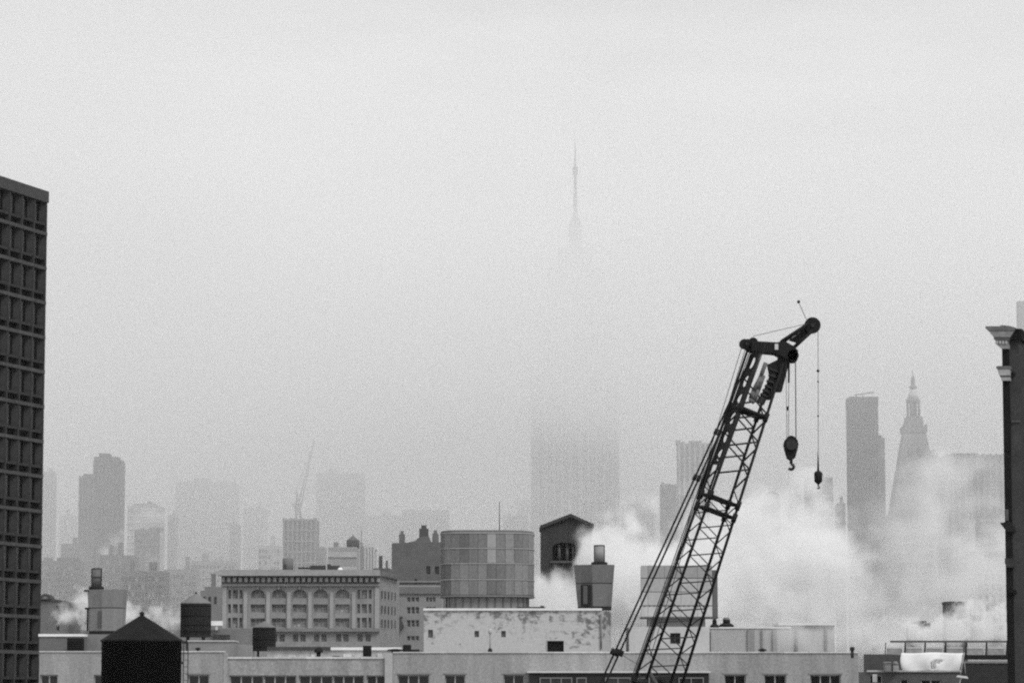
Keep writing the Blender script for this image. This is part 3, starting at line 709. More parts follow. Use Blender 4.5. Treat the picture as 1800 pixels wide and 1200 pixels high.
def dark_chimney():
    Y = 360.0; x = lambda p: X(p, 1090, Y); z = lambda p: Z(p, Y)
    t = thing('square_chimney', 'dark square chimney block with steam rolling past, lower right', 'chimney', (x(1682), Y, 0))
    B(x(1663.5), x(1700), Y, Y + 3, 0, z(1061)).build('stack', mat(.1, .15, .7, .9, True), t)
    B(x(1662.5), x(1701), Y - .1, Y + 3.1, z(1060.9), z(1056.5)).build('cap', mat(.06), t)
dark_chimney()

# ------------------------------------------------------------------ gabled tower in the steam
def gable_tower():
    Y = 430.0; x = lambda p: X(p, 950, Y); z = lambda p: Z(p, Y)
    t = thing('gabled_tower', 'dark gabled brick tower with an arched loggia, steam wrapped round it', 'tower', (x(996), Y, 0))
    m = mat(.045, .18, .7)
    a, b = x(951), x(1041); ze = z(924); op = (x(971), x(1013), z(985), z(953))
    grid_wall(t, a, b, 0, ze, Y, 1.6, [op], m)
    B(a, b, Y + 1.6, Y + 9, 0, ze - .01).build('body', m, t)
    B(op[0], op[1], Y + 1.5, Y + 1.58, op[2], op[3]).build('niche_back', mat(.03, .2), t)
    MB().prism([(a, ze + .002), (b, ze + .002), (x(1003), z(906))], Y + .05, Y + 9).build('gable', mat(.04, .2), t)
    arch_surround(t, op[0], op[1], z(961), op[3], Y + .01, Y + .5, m)
    for p in (983, 997, 1008): MB().lathe((x(p), Y + .8), [(.22, op[2]), (.2, op[3] - .1)], 10).build('column', mat(.11, .15), t)
    B(x(967), x(1016), Y - .35, Y - .003, z(989), z(985.3)).build('balcony', mat(.09), t)
    ov = .5; ax, az = x(1003), z(902.5)
    for (ex, ez) in ((x(949), z(923.5)), (x(1044), z(921))):
        MB().frustum([(ax, Y - ov, az), (ex, Y - ov, ez), (ex, Y - ov, ez - .45), (ax, Y - ov, az - .45)], [(ax, Y + 9.5, az), (ex, Y + 9.5, ez), (ex, Y + 9.5, ez - .45), (ax, Y + 9.5, az - .45)]).build('roof_slope', mat(.055, .15, .8), t)
    B(x(983), x(989), Y - .1, Y - .002, z(920), z(914)).build('gable_vent', mat(.03), t)
gable_tower()

# ------------------------------------------------------------------ stone building with an arched storey
def arcade_building():
    Y = 480.0; x = lambda p: X(p, 1060, Y); z = lambda p: Z(p, Y)
    t = thing('arched_stone_building', 'pale stone building with a deep bracketed cornice and a row of arched windows', 'building', (x(530), Y, 0))
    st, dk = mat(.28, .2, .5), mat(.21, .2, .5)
    gm, fm = glass(.17), mat(.26, .1)
    mids = [453, 490, 526.5, 563.6, 602]; out_ = [413.5, 640.5]
    ops = []; wins = []
    for c in mids:
        ops += [(x(c - 12.5), x(c + 12.5), z(1051), z(1035)), (x(c - 12.5), x(c + 12.5), z(1076.5), z(1061.5)), (x(c - 12.5), x(c + 12.5), z(1102.5), z(1086))]
        wins += [(ops[-3], 3, 1), (ops[-2], 3, 2), (ops[-1], 3, 2)]
        for q in (-6.5, 6.5):
            ops.append((x(c + q - 4.6), x(c + q + 4.6), z(1127), z(1114))); wins.append((ops[-1], 1, 2))
    for c in out_:
        for q, h in ((-10, 2.6), (0, 4.6), (10, 2.6)):
            for (a, b) in ((1051.5, 1036), (1077, 1061), (1103, 1085)):
                ops.append((x(c + q - h), x(c + q + h), z(a), z(b))); wins.append((ops[-1], 1, 2))
        for q in (-7, 7): ops.append((x(c + q - 4.5), x(c + q + 4.5), z(1127), z(1114))); wins.append((ops[-1], 1, 2))
    grid_wall(t, x(390), x(667), 0, z(1026), Y, .8, ops, st)
    k = 0
    for o, nx, nz_ in wins:
        k += 1
        window(t, *o, Y + .55, glass(.3) if k % 9 == 4 else gm, fm, nx, nz_, .14)
    B(x(390), x(667), Y + .8, Y + 24, 0, z(1008)).build('body', dk, t)
    for c in mids: arch_surround(t, x(c - 12.5), x(c + 12.5), z(1046), z(1035), Y + .01, Y + .4, st)
    for c in mids:
        B(x(c - 1.6), x(c + 1.6), Y - .25, Y - .002, z(1035.5), z(1030)).build('keystone', mat(.3), t)
    # piers between bays, belt course and cornice with brackets
    for c in [431.5, 471.5, 508, 545, 583, 622]:
        B(x(c - 3.2), x(c + 3.2), Y - .3, Y - .002, z(1104), z(1040)).build('pilaster', mat(.35, .1, .5), t)
    for a, b in ((391, 398), (659, 666.5)): B(x(a), x(b), Y - .22, Y - .002, z(1104), z(1030)).build('corner_pier', mat(.36, .1, .5), t)
    B(x(388), x(668.5), Y - .7, Y - .003, z(1109.5), z(1104.5)).build('belt_course', dk, t)
    B(x(388.5), x(668), Y - .5, Y + .8, z(1029.5), z(1026)).build('architrave', mat(.32, .1), t)
    B(x(389), x(667.5), Y - .1, Y + .8, z(1025.9), z(1012.2)).build('frieze', dk, t)
    br = B(-.24, .24, -.9, 0, 0, z(1014.5) - z(1022)).mesh('bracket', mat(.35, .1), Vector((0, 0, 0)))
    for i in range(28): piece('bracket', br, t, (x(392.5 + i * 10.1), Y - .102, z(1022.4)))
    MB().prism([(x(383), z(1012)), (x(381), z(1008.5)), (x(380), z(1004)), (x(669), z(1004)), (x(669), z(1012))], Y - 1.9, Y + .8).build('cornice', mat(.34, .14, .7), t)
    B(x(386), x(667), Y - .6, Y + 1, z(1003.9), z(1001)).build('parapet', mat(.3, .1), t)
    # return wall on the right, going away, its dimness painted as darker tones, with its own cornice end
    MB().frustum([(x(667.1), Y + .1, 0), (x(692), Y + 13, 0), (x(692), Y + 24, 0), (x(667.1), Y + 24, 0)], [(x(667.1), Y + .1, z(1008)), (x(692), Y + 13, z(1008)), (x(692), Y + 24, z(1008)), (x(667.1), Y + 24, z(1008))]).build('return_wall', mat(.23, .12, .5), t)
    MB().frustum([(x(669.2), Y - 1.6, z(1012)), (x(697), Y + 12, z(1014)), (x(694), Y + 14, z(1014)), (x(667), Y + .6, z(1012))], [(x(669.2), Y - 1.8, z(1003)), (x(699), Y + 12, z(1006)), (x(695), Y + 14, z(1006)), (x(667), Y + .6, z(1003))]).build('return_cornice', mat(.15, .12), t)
    for i in range(5):
        q = (i + .5) / 5; px = 669 + 23 * q; yy = Y + .1 + 12.9 * q
        for a, b in ((1077, 1063), (1102, 1087), (1051, 1037)):
            B(x(px - 1), x(px + 1), yy - .35, yy - .05, z(a), z(b)).build('side_window', mat(.1), t)
    return t
arcade_building()
# things on its roof and just behind it
Yr = 492.0
t = thing('roof_cylinder', 'grey round-topped tank at the left on the arched stone building', 'tank', (X(506, 990, Yr), Yr, Z(1003, Yr)))
MB().lathe((X(506, 990, Yr), Yr), [(.85, Z(1006, Yr)), (.85, Z(982, Yr)), (.7, Z(980.5, Yr))], 18).build('shell', mat(.17, .15, .5, .9, True), t)
B(X(500, 990, Yr), X(503, 990, Yr), Yr - 1.0, Yr - .7, Z(1003, Yr), Z(992, Yr)).build('pipe', mat(.06), t)
t = thing('roof_ducts', 'flat run of dark ducts on the arched stone building roof', 'duct', (X(560, 995, Yr), Yr, Z(1003, Yr)))
for a, b, y in ((524, 545, 996.2), (545.1, 571, 993.2), (575, 580.5, 991), (580.6, 597, 993.5)):
    B(X(a, 995, Yr), X(b, 995, Yr), Yr, Yr + 2, Z(1006, Yr) if a > 540 else Z(998.8, Yr), Z(y, Yr)).build('duct', mat(.06, .2), t)
t = thing('roof_light', 'small white dome light at the cornice of the arched stone building', 'skylight', (X(598, 1000, 485), 485, Z(1004, 485)))
MB().lathe((X(598, 1000, 485), 485), [(.42, Z(1004, 485)), (.4, Z(1000, 485)), (.2, Z(997, 485))], 12).build('dome', mat(.85), t)
B(X(593, 1000, 485), X(603, 1000, 485), 484.5, 485.5, Z(1004.5, 485), Z(1003.6, 485)).build('curb', mat(.5), t)

def side_building():
    Y = 530.0; x = lambda p: X(p, 1080, Y); z = lambda p: Z(p, Y)
    t = thing('brick_loft', 'grey loft building with three-pane windows between the arched facade and the stained block', 'building', (x(728), Y, 0))
    m = mat(.25, .12, .5); ops = []; wins = []
    for c, h in ((692, 8), (726, 11.5), (757, 9)):
        for a, b in ((1057, 1049), (1078, 1066), (1101, 1089), (1125, 1117)):
            for q in (-.66, 0, .66):
                ops.append((x(c + q * h - h * .27), x(c + q * h + h * .27), z(a), z(b))); wins.append(ops[-1])
    grid_wall(t, x(680), x(775), 0, z(1043), Y, .6, ops, m)
    for o in wins: window(t, *o, Y + .42, glass(.05), mat(.3), 1, 2, .1)
    B(x(680), x(775), Y + .6, Y + 20, 0, z(1040)).build('body', m, t)
    B(x(679), x(776), Y - .4, Y + .6, z(1042.9), z(1031)).build('cornice', mat(.17, .12), t)
    B(x(679), x(776), Y - .2, Y + 2, z(1030.9), z(1028)).build('parapet', mat(.3, .12), t)
    MB().frustum([(x(698), Y - 1.2, z(1085)), (x(703), Y - 1.2, z(1083)), (x(711), Y - 1.2, z(1101)), (x(706), Y - 1.2, z(1104))], [(x(698), Y - .1, z(1085)), (x(703), Y - .1, z(1083)), (x(711), Y - .1, z(1101)), (x(706), Y - .1, z(1104))]).build('fire_stair', mat(.07), t)
    for a in (1083, 1104): B(x(686), x(708), Y - 1.1, Y - .003, z(a + 1.2), z(a)).build('fire_landing', mat(.12), t)
side_building()
def chimney_block():
    Y = 560.0; x = lambda p: X(p, 980, Y); z = lambda p: Z(p, Y)
    t = thing('chimney_tower', 'dark brick tower block topped by three stout chimneys beside the panelled drum', 'building', (x(730), Y, 0))
    m = mat(.13, .15, .5)
    ops = [(x(c - 3.6), x(c + 3.6), z(1008.5), z(994.5)) for c in (753, 768)] + [(x(731 - 2.5), x(731 + 2.5), z(1027), z(1017))]
    MBt = grid_wall(t, x(688.5), x(779), 0, z(955), Y, .6, ops, m)
    for o in ops: window(t, *o, Y + .4, glass(.025), None)
    B(x(688.5), x(779), Y + .6, Y + 18, 0, z(955) - .01).build('body', m, t)
    MB().prism([(x(688.5), z(954.9)), (x(688.5), z(954)), (x(716), z(953)), (x(729), z(950)), (x(738), z(943)), (x(753), z(941)), (x(757), z(952)), (x(779), z(952)), (x(779), z(954.9))], Y, Y + 10).build('curved_gable', m, t)
    for c, w_, a, b, k in ((706, 5, 935, 955, .16), (744.5, 8, 925, 944, .09), (765, 5.5, 934, 953, .15)):
        ch = B(x(c - w_), x(c + w_), Y + .5, Y + 2.2, z(b), z(a + 3)).build('chimney', mat(k, .15), t)
        B(x(c - w_ * .55), x(c + w_ * .55), Y + .8, Y + 1.9, z(a + 2.95), z(a - 3)).build('chimney_pot', mat(k * 1.1, .15), ch)
    B(x(688.5), x(779), Y - .3, Y - .003, z(1023), z(1020.5)).build('ledge', mat(.24), t)
chimney_block()

# ------------------------------------------------------------------ the crane
def crane():
    Y = 150.0; s = Y / F
    p = lambda a, b, dy=0.0: P(a, b, Y) + Vector((0, dy, 0))
    dk, md, lt = mat(.018, .2, 1, .7, False, .1), mat(.04, .2, 1, .7, False, .1), mat(.085, .2, 1, .7, False, .1)
    foot = p(1117, 1190); top = p(1321, 622)
    ax = (top - foot); ln = ax.length; ax.normalize()
    perp = Vector((ax.z, 0, -ax.x))                       # to the right of the boom
    yv = Vector((0, 1, 0))
    low = -(foot.z - 2.0) / ax.z                          # the boom goes on down to its foot, out of view
    t = thing('lattice_crane', 'black lattice-boom crane leaning right in front of the steam', 'crane', foot + ax * low)
    W0, W1 = 83 * s * .945, 60 * s * .945
    phi = math.radians(15)
    def a_of(q):                                          # side of the square section at distance q along the boom
        full = W0 + (W1 - W0) * max(0, min(1, q / ln)); return full / (math.cos(phi) + math.sin(phi))
    def corner(k, q):
        a = a_of(q); e1 = perp * math.cos(phi) + yv * math.sin(phi) ; e2 = perp * math.sin(phi) - yv * math.cos(phi)
        c = foot + ax * q
        return c + (e1 * a if k in (1, 2) else Vector()) + (e2 * a if k in (2, 3) else Vector())
    qh = ln
    for k in range(4):
        MB().tube(corner(k, low), corner(k, 0), .07, 8).tube(corner(k, 0), corner(k, qh), .07, 8).build('chord', dk, t)
    pitch = 1.39
    q_j = (Z(868, Y) - foot.z) / ax.z                     # joint between boom sections
    q_p = (Z(706, Y) - foot.z) / ax.z
    nb = int((q_p + 8) / pitch)
    for (k0, k1, r0, off) in ((0, 1, .03, 0), (3, 2, .03, .5), (0, 3, .03, .25), (1, 2, .03, .25)):
        q = -6 * pitch + off * pitch
        while q + pitch < (q_p + 1.5 if (k0, k1) in ((0, 1), (3, 2)) else qh - .9):
            up = q > q_j + .2
            r = r0 * (1.5 if up else 1)
            if not abs(q - q_j) < .5:
                a, b, c = corner(k0, q), corner(k1, q + pitch * .5), corner(k0, q + pitch)
                m = lt if (k0, k1) == (0, 1) else md
                MB().tube(a, b, r, 6).build('brace', m, t)
                MB().tube(b, c, r * .9, 6).build('brace', m, t)
            q += pitch
    for qc in (q_j, q_j - .62, q_p - .3, -.15, -.7):      # heavy frames at the section joints
        for k in range(4):
            MB().tube(corner(k, qc), corner((k + 1) % 4, qc), .07 if qc != q_p - .3 else .1, 6).build('joint_frame', dk, t)
        for k in range(4):
            c = corner(k, qc); MB().tube(c - ax * .22, c + ax * .22, .12, 8).build('pin_lug', dk, t)
    # plated tip: webs with oval holes on the left, solid on the right
    def plate(k0, k1, qa, qb, holes, name, m, inset=.0):
        a0, a1, b0, b1 = corner(k0, qa), corner(k1, qa), corner(k0, qb), corner(k1, qb)
        nn = (a1 - a0).cross(ax).normalized() * .04
        if not holes:
            MB().frustum([a0 - nn, a1 - nn, b1 - nn, b0 - nn], [a0 + nn, a1 + nn, b1 + nn, b0 + nn]).build(name, m, t); return
        for i in range(holes):
            u0, u1 = i / holes, (i + 1) / holes
            c00, c01, c10, c11 = a0.lerp(b0, u0), a1.lerp(b1, u0), a0.lerp(b0, u1), a1.lerp(b1, u1)
            ctr = (c00 + c01 + c10 + c11) / 4; n = 16; rw = (c01 - c00) / 2 * .62; rh = (c10 - c00) / 2 * .66
            inn, outr = [], []
            for j in range(n):
                th = 2 * PI * j / n; cs, sn = math.cos(th), math.sin(th); f_ = 1 / max(abs(cs), abs(sn))
                inn.append(ctr + rw * cs + rh * sn); outr.append(ctr + (c01 - c00) / 2 * cs * f_ + (c10 - c00) / 2 * sn * f_)
            v = [q + nn for q in outr] + [q + nn for q in inn] + [q - nn for q in inn] + [q - nn for q in outr]
            f = [(r_ * n + j, r_ * n + (j + 1) % n, ((r_ + 1) % 4) * n + (j + 1) % n, ((r_ + 1) % 4) * n + j) for r_ in range(4) for j in range(n)]
            MB().add(v, f).build(name, m, t)
    plate(0, 3, q_p - 3.2, qh, 6, 'web_plate', dk)
    plate(1, 2, q_p + .6, qh, 0, 'web_plate', dk)
    # head: sheave cluster, cross beam, nose with two sheaves, whip jib
    def xz(a, b): q = P(a, b, Y); return (q.x, q.z)
    MB().prism([xz(*q) for q in ((1320, 603), (1364, 605.5), (1372, 602), (1380, 605), (1392, 612), (1400, 620), (1396, 638), (1380, 634), (1360, 624), (1318, 620))], Y - 1.0, Y + .2).build('head_beam', dk, t)
    MB().prism([xz(*q) for q in ((1366, 622), (1390, 630), (1383, 648), (1372, 690), (1362, 690), (1366, 650))], Y - .8, Y - .1).build('head_web', dk, t)
    B(xz(1353, 0)[0], xz(1359, 0)[0], Y - 1.06, Y - 1.003, P(0, 618.5, Y).z, P(0, 608.5, Y).z).build('name_plate', mat(.6), t)
    for (a, b, r, y_) in ((1306, 608, 9, -.9), (1313, 607, 10, -.4), (1322, 604, 8.5, -.7), (1318, 610, 9, .0)):
        c = xz(a, b); MB().disc(c, r * s, Y + y_, Y + y_ + .16, 20, r * s * .28).build('pendant_sheave', dk, t)
    MB().tube(p(1310, 608, -1), p(1310, 608, .4), .06, 8).build('sheave_axle', md, t)
    for (a, b, r, y_) in ((1391, 628, 10, -1.0), (1388, 626, 10.5, -.6), (1392, 629, 10, -.2)):
        MB().disc(xz(a, b), r * s, Y + y_, Y + y_ + .2, 24).build('hoist_sheave', dk, t)
    for y_ in (-.75, .05):
        a1_, b1_ = (1371, 604), (1419, 571); a2_, b2_ = (1392, 614), (1427, 583)
        MB().tube(p(*a1_, y_), p(*b1_, y_), .1, 8, .07).build('jib_arm', dk, t)
        MB().tube(p(*a2_, y_), p(*b2_, y_), .085, 8, .06).build('jib_arm', dk, t)
    for u in (.3, .55, .75, .9):
        a, b = Vector((1371, 604)).lerp(Vector((1419, 571)), u), Vector((1392, 614)).lerp(Vector((1427, 583)), u)
        MB().tube(p(a.x, a.y, -.35), p(b.x, b.y, -.35), .11 if u > .6 else .06, 6).build('jib_brace', dk, t)
    MB().prism([xz(*q) for q in ((1385, 600), (1405, 585), (1420, 573), (1427, 582), (1411, 595), (1400, 604))], Y - .4, Y - .3).build('jib_web', dk, t)
    MB().disc(xz(1426.3, 574), 14.3 * s, Y - .62, Y - .46, 32).build('jib_sheave', dk, t)
    MB().disc(xz(1426.3, 574), 13.4 * s, Y - .3, Y - .14, 32).build('jib_sheave', dk, t)
    MB().tube(p(1426.3, 574, -.7), p(1426.3, 574, -.05), .1, 10).build('jib_axle', md, t)
    # ropes and pendants
    thin = mat(.06, .2)
    def rope(name, pts, r, m=thin): MB().path([p(a, b, d) for a, b, d in pts], r, 5).build(name, m, t)
    rope('whip_rope', [(1322, 593, -.5), (1414, 571.5, -.5)], .014)
    rope('wind_gauge_rod', [(1416, 563, -.4), (1404, 536, -.4)], .016)
    MB().lathe((p(1402.5, 532).x, Y - .4), [(.05, p(0, 535).z), (.08, p(0, 532).z), (.05, p(0, 529.5).z)], 8).build('wind_gauge', md, t)
    lo = (1190 - 673) * .46
    for (a, b, r) in ((1321, 1297, .05), (1324, 1305, .05)):
        k = (b - (1063 if a == 1321 else 1073)) / (1182 - 673.0)
        rope('pendant', [(a, 627, -.6 if a == 1321 else .3), (b, 673, -.6 if a == 1321 else .3), (b - k * 800, 1473, -.6 if a == 1321 else .3)], r, dk)
        for yy in (760, 840, 1146):
            cx_ = b - k * (yy - 673); d_ = -.6 if a == 1321 else .3
            rr = .2 if yy == 1146 else .09
            MB().tube(p(cx_ + k * 5, yy - 5, d_), p(cx_ - k * 5, yy + 5, d_), rr, 8).build('rope_socket', dk, t)
    for (a, d_) in ((1302, -.8), (1310, -.2)): rope('guy_line', [(a, 612, d_), (a - 76, 860, d_), (a - 76 - 90, 1150, d_)], .018)
    for (k_, dx) in ((0, 6), (0, 11), (3, -5)):      # hoist ropes running along the boom's back
        a, b = corner(k_, q_p + 3) - perp * dx * .02, corner(k_, low) - perp * .05
        MB().tube(a, b, .025, 5).build('hoist_line', md, t)
    # extra stays doubled along the left chords between the joint and the tip
    MB().tube(corner(0, q_p + 3) - perp * .25, corner(0, q_j - .3) - perp * .1, .06, 6).build('boom_stay', dk, t)
    MB().tube(corner(0, q_p + 1.5) + perp * .28, corner(0, q_j - .3) + perp * .3, .05, 6).build('boom_stay', dk, t)
    # bundled hoses hanging inside the tip
    c0 = [p(1344, 640, -.7), p(1335, 665, -.7), p(1322, 690, -.75), p(1317, 703, -.75), p(1319, 710, -.75), p(1324, 706, -.75), p(1331, 688, -.7), p(1340, 662, -.7)]
    MB().path(c0, .1, 8).build('hose_loop', mat(.17, .5, 9), t)
    c1 = [p(1358, 655, -.9), p(1349, 682, -.9), p(1338, 702, -.9), p(1334, 711, -.9)]
    hs = MB(); hs.path(c1, .15, 8); hs.build('ribbed_hose', dk, t)
    for i in range(9):
        u = i / 8 * 2.9; k = int(u); q = c1[k].lerp(c1[min(k + 1, 3)], u - k); dd = (c1[min(k + 1, 3)] - c1[k]).normalized()
        MB().tube(q - dd * .05, q + dd * .05, .2, 10).build('hose_ring', md, t)
    MB().prism([xz(*q) for q in ((1347, 643), (1366, 634), (1368, 662), (1352, 668))], Y - .7, Y - .3).build('winch_box', mat(.03), t)
    # gangway at the lower frame, and a shackled line to the pendants
    MB().tube(corner(0, .5) + perp * .5, corner(2, -.9), .09, 6).build('gangway', lt, t)
    MB().tube(corner(3, .35) + perp * .6, corner(1, -.8), .13, 6).build('gangway', dk, t)
    rope('tie_line', [(1090, 1148, .2), (1122, 1168, 0)], .015, lt)
    # hoist lines, chain, hook block
    for a, b, d_, r in ((1378.5, 1380.5, -.9, .014), (1384.5, 1384.5, -.55, .014), (1397.5, 1398.5, -.2, .026)):
        rope('hoist_rope', [(a, 634, d_), (b, 775, d_)], r)
    rope('chain', [(1385.5, 636, -.4), (1385, 674, -.4)], .05, dk)
    MB().lathe((p(1383, 719).x, Y - .5), [(.03, p(0, 723).z), (.06, p(0, 719).z), (.03, p(0, 715.5).z)], 8).build('rope_clamp', dk, t)
    rope('ball_rope', [(1436.5, 577, -.38), (1437, 796, -.38)], .014)
    for yy, r in ((653, .075), (672, .045), (732, .045)):
        z = p(0, yy).z; MB().lathe((p(1436.6, yy).x, Y - .38), [(.02, z - r), (r, z - r * .4), (r, z + r * .4), (.02, z + r)], 8).build('rope_clamp', dk, t)
    # hook block, one outline with cheek plates and sheaves
    def outline(pts): return [xz(*q) for q in pts]
    blk = outline([(1384, 768), (1389, 766.5), (1394, 768), (1400, 774), (1402, 782), (1400, 792), (1396, 806), (1391, 809), (1386, 809), (1382, 806), (1378, 792), (1376, 783), (1378, 775)])
    hb = MB().prism(blk, Y - .55, Y - .15).build('hook_block', dk, t)
    for y_ in (-.7, -.1): MB().disc(xz(1389, 783), 9.5 * s, Y + y_, Y + y_ + .1, 20).build('sheave', md, hb)
    def hook(cx_, y0, y1, par):
        k = (y1 - y0); pts = [p(cx_, y0, -.35), p(cx_, y0 + k * .4, -.35)]
        for i in range(9):
            th = PI / 2 - i * PI * 1.35 / 8
            pts.append(p(cx_ + k * .26 * math.cos(th), y0 + k * .72 - k * .27 * math.sin(th), -.35))
        MB().path(pts, .075 if k > 12 else .035, 8).build('hook', dk, par)
    hook(1389.5, 808, 826, hb)
    zz = lambda b: p(0, b).z
    bx_ = p(1437, 840).x
    bl = MB().lathe((bx_, Y - .38), [(.03, zz(852.5)), (.1, zz(850)), (.19, zz(847)), (.2, zz(832)), (.13, zz(829)), (.06, zz(828))], 14).build('headache_ball', dk, t)
    MB().tube((bx_, Y - .38, zz(829)), (bx_, Y - .38, zz(795)), .055, 8, .02).build('wedge_socket', dk, bl)
    hook(1437, 851, 859, bl)
crane()

# ------------------------------------------------------------------ the hazy city behind
def tower(name, label, px0, px1, pyt, Y, tone, dep=None, piers=0, floors=0, steps=(), group='hazy towers beyond the roofs', cat='tower', ry=900, pm=1.35, win=None, plant=2):
    x = lambda p_: X(p_, ry, Y); z = lambda p_: Z(p_, Y)
    dep = dep or max(12, (x(px1) - x(px0)) * .8)
    if px0 > 900: px0 = 900 + (px0 - 900) * (Y + dep) / Y     # the outline seen is that of the far edge
    if px1 < 900: px1 = 900 + (px1 - 900) * (Y + dep) / Y
    a, b = x(px0), x(px1)
    t = thing(name, label, cat, ((a + b) / 2, Y, 0), group)
    zt = z(pyt)
    B(a, b, Y, Y + dep, 0, zt).build('body', mat(tone, .1, .1), t)
    if piers:
        w_ = (b - a) / piers
        me = B(-w_ * .2, w_ * .2, -.5, 0, 0, zt + .6).mesh('pier', mat(round(tone * pm, 3), .1, .1), Vector((0, 0, 0)))
        for i in range(piers + 1): piece('pier', me, t, (a + w_ * .2 + (b - a - w_ * .4) * i / piers, Y - .003, 0))
    if floors:
        h = 3.6; k = int((zt - 2) / h); top = zt - 1
        me = B(a, b, -.35, 0, 0, 1.3).mesh('floor_band', mat(round(tone * pm, 3), .1, .1), Vector(((a + b) / 2, 0, 0)))
        for i in range(min(k, floors)): piece('floor_band', me, t, ((a + b) / 2, Y - .003, top - i * h - 1.3))
    rnd = random.Random(int(px0 * 7 + pyt))
    if win:
        nx, nz2, py2 = win; W_ = (b - a) / nx; H_ = (zt - z(py2)) / nz2; gm = glass(.05)
        for k in range(nz2):
            for i in range(nx):
                if rnd.random() < .08: continue
                c = a + (i + .5) * W_; zz_ = zt - 1.2 - (k + .5) * H_; pale_one = rnd.random() < .15
                window(t, c - W_ * .3, c + W_ * .3, zz_ - H_ * .28, zz_ + H_ * .28, Y - .06, glass(.22) if pale_one else gm, None)  # a few panes at random get a paler colour
    for q in range(plant if not steps else min(plant, 1)):
        c = rnd.uniform(a + (b - a) * .15, b - (b - a) * .3); wd = (b - a) * rnd.uniform(.08, .22); hh = rnd.uniform(1.5, 4.5)
        if steps: c = a + (b - a) * rnd.uniform(.05, .15); hh *= .5
        yy = Y + dep * rnd.uniform(.86, .88) if steps else Y + dep * (.2 + .35 * q)
        B(c, c + wd, yy, yy + dep * .1, zt + .01, zt + hh).build('roof_plant', mat(round(tone * rnd.uniform(.7, 1.2), 3), .1, .1), t)
    for (p0, p1, y1, yb, v) in steps:
        B(x(p0), x(p1), Y + dep * .1, Y + dep * .85, z(yb) + .002, z(y1)).build('setback', mat(v or tone, .1, .1), t)
    return t
# far left
tower('slab_tower', 'faint slim tower directly right of the dark gridded tower', 62, 99, 829, 1900, .22, piers=6)
tower('stepped_tower', 'tall stepped glass tower standing dark in the haze at the left', 163, 219, 812, 1450, .06, piers=7, steps=((163, 206, 802, 812, .06), (172, 190, 796, 802, .06), (206, 213, 808, 812, .06)), pm=1.2)
tower('shoulder_tower', 'lower grey slab pressed against the left flank of the stepped glass tower', 138, 162.5, 838, 1440, .06, piers=3, steps=((145, 162, 832, 838, .06),), pm=1.2)
tower('apartment_tower', 'pale broad apartment tower right of the stepped glass tower', 224, 290, 889, 1750, .3, floors=22, steps=((232, 272, 884, 889, .3), (258, 263, 880, 884, .25)))
tower('office_block', 'darker short office block in front of the pale broad apartment tower', 237, 282, 930, 1150, .13, win=(8, 9, 1020), steps=((262, 282, 926, 930, .13),), pm=1.2)
tower('ghost_tower', 'very faint banded tower fading upward into cloud, left of the tower crane', 308, 420, 846, 2345, .06, floors=26, pm=1.6)
tower('ghost_slab', 'narrow faint slab at the right flank of the banded tower', 404, 424, 922, 2050, .12, piers=3)
tower('ghost_corner', 'narrow dim corner block at the left flank of the banded tower', 295, 313, 905, 2000, .14, piers=3)
tower('mid_block', 'low grey block with a flat roof left of the banded flue', 108, 150, 955, 1200, .11, cat='building', win=(9, 7, 1030))
tower('mid_block', 'low long block below the faint slim tower, beside the dark tower', 62, 150, 985, 950, .13, win=(16, 6, 1050), steps=((100, 135, 979, 985, .12),), cat='building')
tower('mid_block', 'grey block behind the banded flue, under the stepped glass tower', 176, 245, 975, 1000, .09, cat='building', win=(11, 6, 1050))
tower('mid_block', 'pale low block with vertical piers under the darker office block', 215, 300, 1003, 900, .14, cat='building', win=(13, 5, 1070))
tower('mid_block', 'pale low block between the office block and the mid-size tank', 290, 352, 1000, 1000, .2, cat='building', win=(8, 5, 1065))
tower('mid_block', 'pale low block left of the arched stone building, behind the mid-size tank', 336, 420, 985, 1250, .22, cat='building', win=(12, 4, 1030))
def dormer_house():
    Y = 400.0; x = lambda p_: X(p_, 1080, Y); z = lambda p_: Z(p_, Y)
    t = thing('dormer_house', 'grey house with a round-headed dormer beside the dark gridded tower', 'house', (x(90), Y, 0))
    m = mat(.17, .15, .7)
    ops = [(x(98), x(105), z(1077), z(1064)), (x(98), x(105), z(1108), z(1090))]
    grid_wall(t, x(60), x(110), 0, z(1056), Y, .5, ops, m)
    for o in ops: window(t, *o, Y + .35, glass(.05), mat(.2), 1, 2, .1)
    B(x(60), x(110), Y + .5, Y + 12, 0, z(1056) - .01).build('body', m, t)
    MB().prism([(x(60), z(1055.8)), (x(110), z(1056)), (x(107), z(1054)), (x(93), z(1052)), (x(60), z(1050))], Y - .2, Y + 12).build('roof', mat(.09), t)
    c = x(80); r = 10 * Y / F
    MB().prism([(c + r * math.cos(PI * i / 12), z(1053) + r * math.sin(PI * i / 12)) for i in range(13)], Y - .5, Y + 3).build('dormer', mat(.07), t)
    MB().prism([(c + r * .45 * math.cos(PI * i / 10), z(1052.5) + r * .5 * math.sin(PI * i / 10)) for i in range(11)], Y - .56, Y - .503).build('dormer_window', mat(.17), t)
    B(x(110.1), x(143), Y + 6, Y + 12, 0, z(1058)).build('rear_wing', mat(.15, .15, .7), t)
    B(x(110.1), x(144), Y + 5.8, Y + 12.2, z(1057.9), z(1056)).build('wing_cornice', mat(.08), t)
dormer_house()
